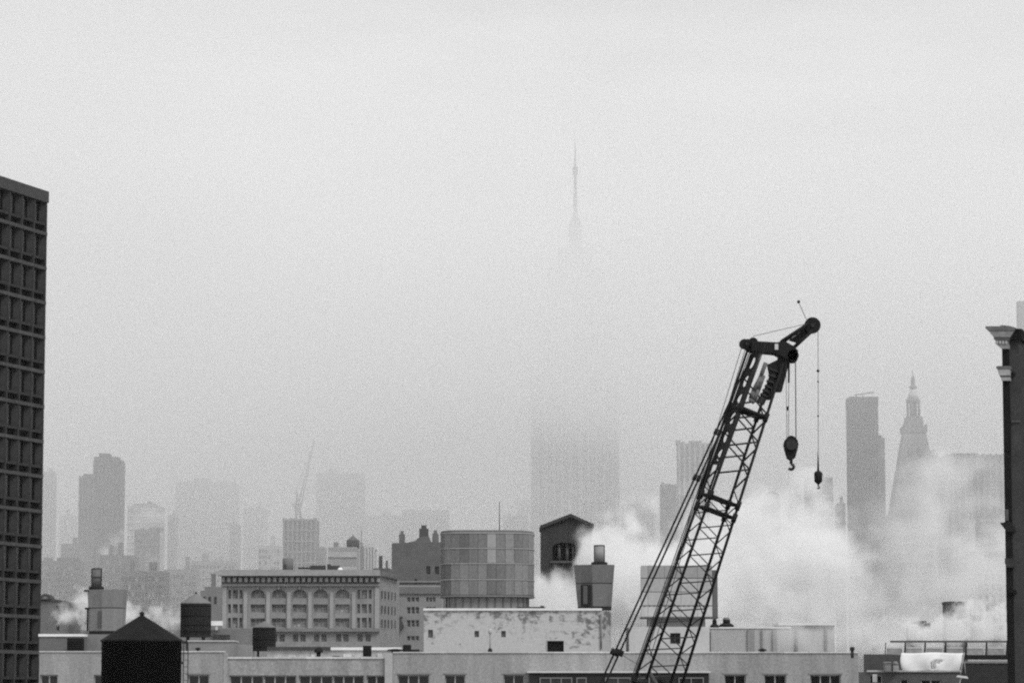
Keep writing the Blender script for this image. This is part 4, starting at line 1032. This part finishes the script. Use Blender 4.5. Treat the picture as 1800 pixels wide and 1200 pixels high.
def factory():
    Y = 520.0; x = lambda p_: X(p_, 1040, Y); z = lambda p_: Z(p_, Y)
    t = thing('chimney_house', 'grey stepped roof with a slim chimney left of the arched stone building', 'building', (x(375), Y, 0))
    m = mat(.22, .12)
    B(x(352), x(392), Y, Y + 14, 0, z(1037)).build('body', m, t)
    B(x(358), x(388), Y + 1, Y + 10, z(1037) + .002, z(1030)).build('upper_storey', m, t)
    B(x(369), x(376), Y + 2, Y + 3.2, z(1030) + .002, z(1007)).build('chimney', mat(.2, .12), t)
    for k in range(3): B(x(357 + k * 10), x(361 + k * 10), Y - .1, Y - .002, z(1060), z(1048)).build('window', glass(.06), t)
factory()
tag(B(X(258, 1080, 420), X(276, 1080, 420), 420, 425, 0, Z(1071, 420)).build('chimney_stack', mat(.17, .12)), 'plain grey stack just behind the tip of the large black tank', 'chimney')
t = thing('low_rooftop', 'low roof with a white awning between the mid-size tank and the arched facade', 'building', (X(385, 1100, 440), 440, 0))
B(X(290, 1100, 440), X(436, 1100, 440), 440, 452, 0, Z(1106, 440)).build('body', mat(.2, .15), t)
B(X(372, 1100, 440), X(391, 1100, 440), 438.8, 440.5, Z(1099, 440), Z(1091, 440)).build('awning', mat(.85), t)
B(X(380, 1100, 440), X(384, 1100, 440), 438.9, 439.4, Z(1107, 440), Z(1099.2, 440)).build('awning_post', mat(.5), t)
B(X(284, 1100, 440), X(318, 1100, 440), 441, 446, Z(1105.9, 440), Z(1094, 440)).build('shed', mat(.28, .15), t)
B(X(376, 1100, 440), X(405, 1100, 440), 439, 439.9, Z(1125, 440), Z(1115, 440)).build('window_band', glass(.05), t)
# tower under construction with its crane
def construction():
    Y = 1050.0; x = lambda p_: X(p_, 930, Y); z = lambda p_: Z(p_, Y)
    t = thing('unfinished_tower', 'bare half-built tower behind the arched stone building', 'tower', (x(526), Y, 0), 'hazy towers beyond the roofs')
    B(x(498), x(555), Y + 1.2, Y + 20, 0, z(916)).build('core', mat(.1, .15, .1), t)
    zt = z(914); k = 0
    sl_ = B(x(496.5), x(556), -.4, 21, 0, .45).mesh('floor_slab', mat(.2, .1, .1), Vector((x(526), 0, 0)))
    while zt - k * 3.6 > z(1010): piece('floor_slab', sl_, t, (x(526), Y, zt - k * 3.6)); k += 1
    cl = B(-.3, .3, 0, .6, z(1010), zt).mesh('column', mat(.17, .1, .1), Vector((0, 0, 0)))
    for i in range(8): piece('column', cl, t, (x(498.5 + i * 8), Y - .2, 0))
    for a, b, y in ((497, 501, 911), (508, 519, 911.5), (530, 534, 912), (549, 555, 911)): B(x(a), x(b), Y + 2, Y + 5, zt + .46, z(y - 2)).build('formwork', mat(.13), t)
    B(x(556.1), x(570), Y + 2, Y + 14, 0, z(960)).build('hoist_bay', mat(.12), t)
    c = thing('tower_crane', 'faint luffing tower crane with a raised jib on the half-built tower', 'crane', (x(522), Y + 6, z(914)))
    m = mat(.38, .1)  # pale tone puts the fading into fog into the crane's colour
    for dx in (-.8, .8): MB().tube((x(523) + dx, Y + 6, z(914)), (x(520.5) + dx, Y + 6, z(884)), .3, 6).build('mast_leg', m, c)
    for i in range(6):
        z0 = z(914 - i * 5); MB().tube((x(522) - .9, Y + 6, z0), (x(522) + .9, Y + 6, z0 + .9), .16, 5).build('mast_brace', m, c)
    B(x(517), x(525), Y + 5, Y + 7.5, z(898), z(886)).build('cab', m, c)
    B(x(512), x(518), Y + 5, Y + 7, z(889), z(882)).build('counterweight', m, c)
    MB().tube((x(519), Y + 6, z(886)), (x(518.5), Y + 6, z(858)), .25, 6).build('gantry', m, c)
    MB().tube((x(525), Y + 6, z(888)), (x(518.5), Y + 6, z(858)), .2, 6).build('gantry', m, c)
    for d_ in (-.5, .5): MB().tube((x(524) + d_, Y + 6, z(888)), (x(549) + d_ * .4, Y + 6, z(772)), .13, 6, .09).build('jib_chord', m, c)
    for i in range(14):
        u = i / 14; a = Vector((x(524) - .5, Y + 6, z(888))).lerp(Vector((x(549) - .2, Y + 6, z(772))), u); b = Vector((x(524) + .5, Y + 6, z(888))).lerp(Vector((x(549) + .2, Y + 6, z(772))), u + 1 / 14)
        MB().tube(a, b, .06, 4).build('jib_brace', m, c)
    MB().tube((x(518.5), Y + 6, z(858)), (x(547), Y + 6, z(780)), .06, 4).build('jib_stay', m, c)
construction()
t = tower('pale_block', 'pale flat block under the small roof tank, behind the arched stone building', 577, 632, 962, 760, .3, floors=4, cat='building', steps=((580, 627, 960.5, 962, .38),))
water_tank(609, 632, 949.5, 941, 963, 772, 'tiny distant water tank with pointed roof on the pale flat block', mat(.12), mat(.05), Z(964, 772), over=1.0, staves=0, hoops=0)
tower('slim_block', 'slim pale block with a bright white edge left of the chimney tower', 636, 662, 961, 900, .3, piers=4, cat='building', steps=((659, 663, 964, 961.5, .8),))
tower('narrow_post_block', 'thin dark stair tower right beside the pale flat block', 633, 639, 952, 800, .2, cat='building')
tower('low_shed', 'low dark sloping shed left of the chimney tower', 657, 690, 998, 620, .12, cat='building')
tower('haze_block', 'broad block dissolving in haze right of the half-built tower', 556, 642, 832, 2375, .06, piers=9)
tower('haze_block', 'faint block with a light roof above the chimney tower', 706, 790, 896, 2420, .12, floors=14, steps=((718, 738, 901, 896.2, .4),))
tower('haze_block', 'faint lower block left of the chimney tower chimneys', 640, 706, 905, 2450, .12, floors=14)
tower('haze_block', 'pale grey block just left of the great central tower', 884, 928, 906, 2380, .12, piers=5)
tower('haze_block', 'faint sliver of a tower at the left edge of the great central tower', 908, 940, 880, 2600, .12, piers=4)

tower('haze_block', 'faint slab between the banded tower and the half-built tower', 428, 470, 893, 2380, .12, piers=5)
tower('haze_block', 'pale faint block left of the half-built tower, above the arched facade', 455, 496, 958, 1300, .3, cat='building', win=(7, 5, 1010))
tower('haze_block', 'narrow faint tower between the slim tower and the stepped glass tower', 104, 136, 905, 2300, .14, piers=4)

# the great tower whose mast breaks out of the cloud
def great_tower():
    Y = 2200.0; x = lambda p_: X(p_, 700, Y); z = lambda p_: Z(p_, Y)
    t = thing('spired_skyscraper', 'great central skyscraper lost in cloud with only its mast reappearing above', 'skyscraper', (x(1011), Y, 0))
    m, pm_, gm = mat(.12, .1, .05), mat(.24, .1, .05), mat(.05, .1, .05)
    B(x(934), x(1088), Y + 1, Y + 40, 0, z(640)).build('shaft', m, t)
    B(x(905), x(1117), Y + 4, Y + 62, 0, z(1010)).build('base', mat(.2), t)
    B(x(946), x(1076), Y + 4, Y + 37, z(640) + .01, z(545)).build('upper_shaft', m, t)
    B(x(962), x(1060), Y + 7, Y + 34, z(545) + .01, z(468)).build('crown_storeys', m, t)
    B(x(982), x(1042), Y + 10, Y + 30, z(468) + .01, z(432)).build('observatory', m, t)
    ed = [934, 946, 960, 974, 988, 1002, 1020, 1034, 1048, 1062, 1076, 1088]
    for i, e in enumerate(ed):
        w_ = 1.6 if i in (0, 11, 5, 6) else 1.0
        B(x(e) - w_ + (w_ if i == 0 else -w_ if i == 11 else 0), x(e) + w_ + (w_ if i == 0 else -w_ if i == 11 else 0), Y - .4, Y + .997, 0, z(640) + .5).build('pier', pm_, t)
    for i in range(11):
        c = (ed[i] + ed[i + 1]) / 2
        B(x(c) - .45, x(c) + .45, Y + .2, Y + .996, 0, z(645)).build('mullion', pm_, t)
    cx, cy_ = x(1013), Y + 20
    MB().lathe((cx, cy_), [(5.4, z(432) + .01), (5.4, z(424)), (4.9, z(420)), (4.9, z(390)), (4.2, z(386)), (3.9, z(381)), (2.2, z(374)), (1.6, z(366))], 16).build('mooring_mast', mat(.07), t)
    for k in range(4):
        a = PI / 4 + k * PI / 2
        B(cx + 5.2 * math.cos(a) - .5, cx + 5.2 * math.cos(a) + .5, cy_ + 5.2 * math.sin(a) - .5, cy_ + 5.2 * math.sin(a) + .5, z(428), z(384)).build('wing', mat(.07), t)
    MB().lathe((cx, cy_), [(1.6, z(365.9)), (1.5, z(344)), (1.15, z(341)), (1.15, z(300)), (1.9, z(299)), (1.9, z(286)), (.7, z(284)), (.55, z(258)), (.3, z(252)), (.12, z(216))], 10).build('antenna', mat(.05), t)
great_tower()

# right side
tower('striped_tower', 'striped office tower behind the crane boom', 1190, 1252, 779, 1850, .12, piers=6, steps=((1190, 1197, 773, 779, .12), (1213, 1235, 774, 779, .13)), pm=2.4)
tower('grey_block', 'plain grey block left of the striped office tower', 1160, 1189.5, 851, 1750, .13, steps=((1164, 1180, 850, 851, .13),))
tower('grey_block', 'faint block right of the great central tower, above the steam', 1092, 1150, 885, 2300, .14, floors=10)
def dome_block():
    Y = 1500.0; x = lambda p_: X(p_, 880, Y); z = lambda p_: Z(p_, Y)
    t = thing('rounded_block', 'small round-shouldered block rising from the steam right of the boom', 'tower', (x(1357), Y, 0), 'hazy towers beyond the roofs')
    B(x(1342), x(1372), Y, Y + 9, 0, z(884)).build('body', mat(.2, .1), t)
    MB().prism([(x(1343), z(883.8)), (x(1371), z(883.8)), (x(1370), z(872)), (x(1367), z(866)), (x(1361), z(863)), (x(1352), z(863.5)), (x(1347), z(868))], Y + .4, Y + 8.6).build('rounded_top', mat(.2, .1), t)
dome_block()
tower('mansard_block', 'stout grey block behind the hanging hook', 1414, 1465, 865, 1550, .16, floors=6, steps=((1417, 1465, 838, 865, .22), (1440, 1449, 832, 838, .2)))
tower('side_block', 'narrow grey block between the hook and the dark slab tower', 1467, 1486, 885, 1500, .17, piers=3)
def dark_slab():
    Y = 1480.0; x = lambda p_: X(p_, 800, Y); z = lambda p_: Z(p_, Y)
    t = thing('dark_slab_tower', 'tall dark slab tower standing clear above the steam', 'tower', (x(1517), Y, 0), 'hazy towers beyond the roofs')
    B(x(1494.5), x(1544.5), Y, Y + 16, 0, z(699)).build('body', mat(.035, .12, .06), t)
    B(x(1494), x(1545), Y - .4, Y + 16.3, z(714), z(697)).build('crown_band', mat(.03, .1), t)
    B(x(1545.1), x(1557), Y + 3, Y + 13, 0, z(768)).build('rear_fin', mat(.09, .1), t)
    B(x(1548), x(1552), Y + 3.2, Y + 8, z(768) + .01, z(763)).build('fin_cap', mat(.09), t)
    for i in range(11): B(x(1496 + i * 4.8) - .14, x(1496 + i * 4.8) + .14, Y - .35, Y - .003, 0, z(714.2)).build('mullion', mat(.09, .1), t)
    g = thing('window_rig', 'thin cleaning rig arm on top of the dark slab tower', 'crane', (x(1520), Y + 6, z(697)))
    m = mat(.1)
    for p_ in (1509, 1520): MB().tube((x(p_), Y + 6, z(697.2)), (x(p_), Y + 6, z(690)), .25, 5).build('post', m, g)
    MB().tube((x(1506), Y + 6, z(692)), (x(1540), Y + 6, z(687)), .28, 5).build('arm', m, g)
    MB().tube((x(1537), Y + 6, z(690)), (x(1539), Y + 6, z(686)), .3, 5).build('hook_end', m, g)
dark_slab()
def clock_tower():
    Y = 1550.0; x = lambda p_: X(p_, 760, Y); z = lambda p_: Z(p_, Y); s = Y / F
    t = thing('lantern_tower', 'stone tower with a steep pyramid roof, colonnaded lantern and finial', 'tower', (x(1606), Y, 0), 'hazy towers beyond the roofs')
    st, lt_, dk = mat(.2, .1, .1), mat(.5, .1, .1), mat(.15, .1, .1)
    cx = X(1606, 760, Y + 14)
    def sq(h0, z0, h1, z1, name, m, par=t):
        c = Y + 14
        return MB().frustum([(cx - h0, c - h0, z0), (cx + h0, c - h0, z0), (cx + h0, c + h0, z0), (cx - h0, c + h0, z0)], [(cx - h1, c - h1, z1), (cx + h1, c - h1, z1), (cx + h1, c + h1, z1), (cx - h1, c + h1, z1)]).build(name, m, par)
    sq(46 * s, 0, 46 * s, z(900), 'shaft', st)
    sq(43 * s, z(900) + .01, 19.5 * s, z(757.5), 'pyramid_roof', mat(.17, .12, .1))
    for k, (py, h) in enumerate(((790, 26), (826, 32))):
        for dx in (-.35, .35):
            B(cx + dx * h * s - 1, cx + dx * h * s + 1, Y + 14 - h * s - 1.2, Y + 16 - h * s, z(py + 6), z(py - 4)).build('roof_dormer', dk, t)
    sq(21.5 * s, z(757.4), 21.5 * s, z(746), 'balcony', dk)
    for i in range(7): B(cx - 20.5 * s + i * 6.6 * s - .5, cx - 20.5 * s + i * 6.6 * s + .5, Y + 14 - 22 * s, Y + 14 - 21.6 * s, z(746), z(743)).build('balcony_post', dk, t)
    sq(16.5 * s, z(745.9), 14.5 * s, z(729), 'lantern_base', dk)
    sq(6 * s, z(728.9), 6 * s, z(703.5), 'lantern_core', dk)
    for i in range(8):
        a = PI / 8 + i * PI / 4; MB().tube((cx + 11 * s * math.cos(a), Y + 14 + 11 * s * math.sin(a), z(729)), (cx + 11 * s * math.cos(a), Y + 14 + 11 * s * math.sin(a), z(703)), .42, 6).build('column', dk, t)
    c = (cx, Y + 14)
    MB().lathe(c, [(12.5 * s, z(703)), (13 * s, z(699)), (11.5 * s, z(697)), (10 * s, z(695))], 8, False).build('lantern_cornice', dk, t)
    MB().lathe(c, [(9.5 * s, z(694.9)), (9 * s, z(690)), (6.5 * s, z(683)), (3.5 * s, z(678))], 12).build('gilded_dome', mat(.45, .1), t)
    MB().lathe(c, [(6.5 * s, z(677.9)), (7 * s, z(675)), (3.2 * s, z(671)), (3.6 * s, z(664)), (3.2 * s, z(658)), (1.2 * s, z(656)), (.3 * s, z(647))], 10).build('finial', dk, t)
clock_tower()
tower('broad_tower', 'broad faint block right of the lantern tower', 1650, 1766, 799, 1650, .13, piers=9, steps=((1675, 1721, 795.5, 799, .1),))
tower('broad_wing', 'lower faint wing between the lantern tower and the broad block', 1626, 1650, 799, 1700, .16, piers=3)
tower('mist_block', 'grey block sunk in steam right of the dark slab tower', 1560, 1640, 915, 1250, .16, floors=7)
tower('mist_block', 'darker narrow block sunk in steam below the broad block', 1648, 1672, 895, 1100, .13, piers=3)
tower('mist_block', 'pale square-topped block in steam below the broad block', 1694, 1714, 913, 1050, .42)
tower('mist_block', 'dim block partly cut off by the cornice building at the right', 1712, 1790, 905, 1080, .2, floors=8)
def window_block():
    Y = 800.0; x = lambda p_: X(p_, 1020, Y); z = lambda p_: Z(p_, Y)
    t = thing('window_block', 'hazy office block with columns of tall windows beside the cornice building', 'building', (x(1735), Y, 0), 'hazy towers beyond the roofs')
    ops = []
    for c in (1722, 1734, 1746, 1758, 1770, 1782):
        for k in range(6): ops.append((x(c - 2.8), x(c + 2.8), z(1020 + k * 18), z(1008 + k * 18)))
    grid_wall(t, x(1700), x(1800), 0, z(975), Y, .6, ops, mat(.3, .12, .3))
    for o in ops: window(t, *o, Y + .4, glass(.06), None)
    B(x(1700), x(1800), Y + .6, Y + 25, 0, z(975) - .01).build('body', mat(.3), t)
    B(x(1698), x(1801), Y - .4, Y + 1, z(974.9), z(968)).build('cornice', mat(.2), t)
window_block()
tower('dim_chimney_block', 'dim low block in steam left of the square chimney', 1590, 1622, 1100, 420, .14, plant=0, cat='building')
tower('dim_roof_block', 'dim pointed-roof block in steam left of the square chimney', 1612, 1632, 1094, 400, .14, plant=0, cat='building', steps=((1616, 1628, 1090, 1094, .14),))

# ------------------------------------------------------------------ air: haze, cloud bank and steam
hz = bpy.data.materials.new('haze_air'); hz.use_nodes = True
n_ = hz.node_tree; n_.nodes.clear()
o_ = n_.nodes.new('ShaderNodeOutputMaterial'); pv = n_.nodes.new('ShaderNodeVolumePrincipled')
n_.links.new(pv.outputs[0], o_.inputs['Volume'])
pv.inputs['Color'].default_value = (1, 1, 1, 1); pv.inputs['Density'].default_value = .00003
tag(B(-7100, 7100, -1000, 11100, -1.5, 470).build('haze', hz), 'even pale haze filling the air over the city', kind='stuff')

def vmat(name, dens, step, white=1.0):
    m = bpy.data.materials.new(name); m.use_nodes = True
    n = m.node_tree; n.nodes.clear()
    o = n.nodes.new('ShaderNodeOutputMaterial'); pv = n.nodes.new('ShaderNodeVolumePrincipled')
    n.links.new(pv.outputs[0], o.inputs['Volume'])
    pv.inputs['Color'].default_value = (white, white, white, 1); pv.inputs['Density'].default_value = dens
    m.cycles.volume_step_rate = step
    return m
class Vol:
    """density field written with geometry nodes and filled into a voxel grid"""
    def __init__(s, name):
        s.name = name
        s.t = bpy.data.node_groups.new(name, 'GeometryNodeTree')
        s.t.interface.new_socket('Geometry', in_out='OUTPUT', socket_type='NodeSocketGeometry')
        s.pos = s.t.nodes.new('GeometryNodeInputPosition').outputs[0]
        sx = s.t.nodes.new('ShaderNodeSeparateXYZ'); s.l(s.pos, sx.inputs[0]); s.x, s.y, s.z = sx.outputs
    def l(s, a, b):
        if hasattr(a, 'is_output'): s.t.links.new(a, b)
        else: b.default_value = a
    def m(s, op, a, b=0., c=0.):
        n = s.t.nodes.new('ShaderNodeMath'); n.operation = op
        for v, i in zip((a, b, c), n.inputs): s.l(v, i)
        return n.outputs[0]
    def sm(s, v, a, b, c=0., d=1.):
        n = s.t.nodes.new('ShaderNodeMapRange'); n.interpolation_type = 'SMOOTHSTEP'
        for q, i in zip((v, a, b, c, d), range(5)): s.l(q, n.inputs[i])
        return n.outputs[0]
    def noise(s, scale, detail=3, rough=.55, offs=(0, 0, 0), stretch=(1, 1, 1)):
        mp = s.t.nodes.new('ShaderNodeVectorMath'); mp.operation = 'MULTIPLY_ADD'
        s.l(s.pos, mp.inputs[0]); mp.inputs[1].default_value = stretch; mp.inputs[2].default_value = offs
        n = s.t.nodes.new('ShaderNodeTexNoise'); s.l(mp.outputs[0], n.inputs['Vector'])
        n.inputs['Scale'].default_value = scale; n.inputs['Detail'].default_value = detail; n.inputs['Roughness'].default_value = rough
        return n.outputs[0]
    def ell(s, c, r):
        a = s.t.nodes.new('ShaderNodeVectorMath'); a.operation = 'SUBTRACT'; s.l(s.pos, a.inputs[0]); a.inputs[1].default_value = c
        b = s.t.nodes.new('ShaderNodeVectorMath'); b.operation = 'DIVIDE'; s.l(a.outputs[0], b.inputs[0]); b.inputs[1].default_value = r
        d = s.t.nodes.new('ShaderNodeVectorMath'); d.operation = 'LENGTH'; s.l(b.outputs[0], d.inputs[0])
        return s.m('SUBTRACT', 1., d.outputs['Value'])
    def finish(s, dens, mn, mx_, res, material, label):
        vc = s.t.nodes.new('GeometryNodeVolumeCube'); s.l(dens, vc.inputs['Density'])
        vc.inputs['Min'].default_value = mn; vc.inputs['Max'].default_value = mx_
        for i, k in enumerate(('Resolution X', 'Resolution Y', 'Resolution Z')): vc.inputs[k].default_value = res[i]
        st = s.t.nodes.new('GeometryNodeSetMaterial'); s.t.links.new(vc.outputs[0], st.inputs['Geometry']); st.inputs['Material'].default_value = material
        o = s.t.nodes.new('NodeGroupOutput'); s.t.links.new(st.outputs[0], o.inputs[0])
        me = bpy.data.meshes.new(s.name); ob = bpy.data.objects.new(s.name, me); C.objects.link(ob); me.materials.append(material)
        ob.modifiers.new('volume', 'NODES').node_group = s.t
        return tag(ob, label, kind='stuff')

G = Vol('cloud_bank')          # fog thickening with distance, and the low cloud the great tower vanishes into
base = G.m('MULTIPLY', G.sm(G.y, 600, 800, 0, .0017), G.sm(G.y, 900, 1150, 1, .1))
base = G.m('MULTIPLY', base, G.sm(G.z, 150, 280, 1, .75))
wob = G.m('MULTIPLY_ADD', G.noise(.006, 5, .6, (7, 2, 4), (1, 1, 1.3)), 130, -65)    # ragged upper and lower edges
zw = G.m('ADD', G.z, wob)
far = G.m('MULTIPLY', G.sm(G.y, 1500, 2150, 0, .0014), G.sm(G.z, 250, 350, 1, .8))
cl = G.m('MULTIPLY', G.sm(zw, 192, 262), G.sm(G.m('MULTIPLY_ADD', wob, .3, G.z), 313, 350, 1, .07))
cl = G.m('MULTIPLY', cl, G.sm(G.y, 1500, 2100, 0, .0095))
low = G.m('MULTIPLY', G.sm(zw, 125, 225), G.sm(G.y, 2240, 2420, 0, .005))        # behind the great tower the cloud hangs lower
low = G.m('MULTIPLY', low, G.sm(G.z, 300, 372, 1, .3))
left = G.m('MULTIPLY', G.sm(zw, 130, 215), G.m('MULTIPLY', G.sm(G.y, 900, 1300, 0, .0014), G.sm(G.x, -60, -220)))
cl = G.m('ADD', G.m('ADD', cl, low), left)
nz_ = G.sm(G.noise(.0045, 5, .55, (3, 1, 0), (1, 1, 2.4)), .3, .7, .4, 1.5)
d_ = G.m('MULTIPLY', G.m('ADD', G.m('ADD', base, far), cl), nz_)
G.finish(d_, (-1200, 560, 1), (1200, 3050, 466), (64, 80, 60), vmat('cloud_air', 1, 5), 'low grey cloud over the far towers')

def steam(name, label, Y, blobs, ns, amp, dens, half, vox, step=3, edge=(.0, .4), seed=0, detail=5, inner=.35, stretch=(1, 1, 1)):
    """blobs: photo-plane ellipses (px, py, rx, ry, depth radius, weight) of one plume at distance Y"""
    G = Vol(name); k = Y / F; f = None
    for (a, b, rx, rz, rd, wt) in blobs:
        e = G.m('MULTIPLY', G.ell(tuple(P(a, b, Y)), (rx * k, rd, rz * k)), wt)
        f = e if f is None else G.m('MAXIMUM', f, e)
    nz = G.noise(ns, detail, .6, (seed, seed * 2.3, seed * .7), stretch)
    nz2 = G.noise(ns * 3.1, 3, .6, (seed * 3, seed, seed * 1.7), stretch)
    f = G.m('ADD', f, G.m('MULTIPLY_ADD', nz, amp * 2, -amp))
    f = G.m('ADD', f, G.m('MULTIPLY_ADD', nz2, amp * .7, -amp * .35))
    d = G.sm(f, edge[0], edge[1], 0, 1)
    d = G.m('MULTIPLY', d, G.sm(G.noise(ns * .55, 3, .6, (seed * 5, seed * .4, seed)), .34, .64, inner, 1))
    x0 = min(P(q[0] - q[2] * 1.35, q[1], Y).x for q in blobs); x1 = max(P(q[0] + q[2] * 1.35, q[1], Y).x for q in blobs)
    z1 = max(P(900, q[1] - q[3] * 1.35, Y).z for q in blobs); z0 = max(2, min(P(900, q[1] + q[3] * 1.35, Y).z for q in blobs))
    res = (max(8, int((x1 - x0) / vox)), max(6, int(2 * half / vox)), max(8, int((z1 - z0) / vox)))
    return G.finish(d, (x0, Y - half, z0), (x1, Y + half, z1), res, vmat(name + '_air', dens, step, .972), label)
steam('steam_plume', 'thick white steam billowing behind the drum, flared block and crane', 385, [
    (985, 1068, 58, 66, 7, 1.2), (952, 1052, 28, 50, 6, 1.1), (1046, 985, 38, 66, 7, 1.15), (1050, 1040, 50, 90, 8, 1.2), (1095, 1015, 80, 108, 9, 1.25), (1165, 1030, 110, 125, 9, 1.0),
    (1235, 1050, 90, 110, 9, .7)],
    .16, 1.5, .7, 12, .34, 2, (.08, .5), 3.1, inner=.3)
steam('steam_cloud', 'softer white steam cloud spreading right of the crane boom', 400, [
    (1250, 1000, 90, 110, 9, .8), (1340, 985, 110, 120, 10, 1.0), (1410, 970, 80, 110, 9, .85), (1390, 1070, 150, 70, 9, .7), (1460, 1010, 60, 90, 8, .5)],
    .15, 1.6, .5, 13, .4, 2, (.0, .7), 6.2, inner=.3)
steam('steam_veil', 'thin drifting steam veil before the lantern tower and the right-hand blocks', 470, [
    (1500, 1040, 130, 110, 12, .8), (1600, 1000, 130, 160, 12, .8), (1690, 960, 130, 160, 12, .7), (1620, 870, 70, 70, 10, .6), (1600, 1110, 260, 70, 12, .9), (1740, 1060, 90, 90, 10, .7)],
    .09, 2.1, .15, 14, .55, 2, (.05, .8), 8.4, inner=.1)
steam('steam_puff', 'bright steam puff rolling past the square chimney', 352, [
    (1610, 1118, 55, 26, 4, .7), (1660, 1110, 50, 34, 3.5, .9), (1700, 1097, 50, 34, 3, .9), (1745, 1095, 50, 32, 3.5, .9), (1780, 1105, 45, 32, 3.5, .9)],
    .45, 1.9, .9, 5, .18, 2, (.05, .5), 5.5, inner=.2)
steam('steam_puff', 'small white steam puff beside the left flared block', 385, [
    (125, 1080, 24, 20, 3, .85), (150, 1068, 22, 28, 3, .7), (215, 1080, 26, 26, 3, .65), (300, 1086, 40, 14, 3, .4)],
    .5, 2.2, .7, 4.5, .18, 2, (.05, .6), 2.2, inner=.2)
steam('steam_wisp', 'faint slanting steam wisp before the stepped glass tower', 1100, [
    (190, 970, 16, 12, 5, .7), (208, 952, 18, 16, 6, .8), (222, 936, 20, 17, 6, .8), (240, 918, 24, 18, 7, .7), (262, 903, 30, 18, 7, .6), (270, 982, 14, 9, 4, .9)],
    .08, 1.3, .16, 9, .8, 2, (.0, .8), 1.1)
steam('steam_wisp', 'thin steam drifting before the pale sheds right of the crane', 283, [
    (1400, 1112, 70, 36, 4, .8), (1460, 1108, 60, 42, 4, 1.0), (1500, 1118, 60, 34, 4, .9), (1550, 1122, 50, 26, 4, .7)],
    .25, 1.6, .16, 5, .25, 2, (.0, .8), 4.7, inner=.2)
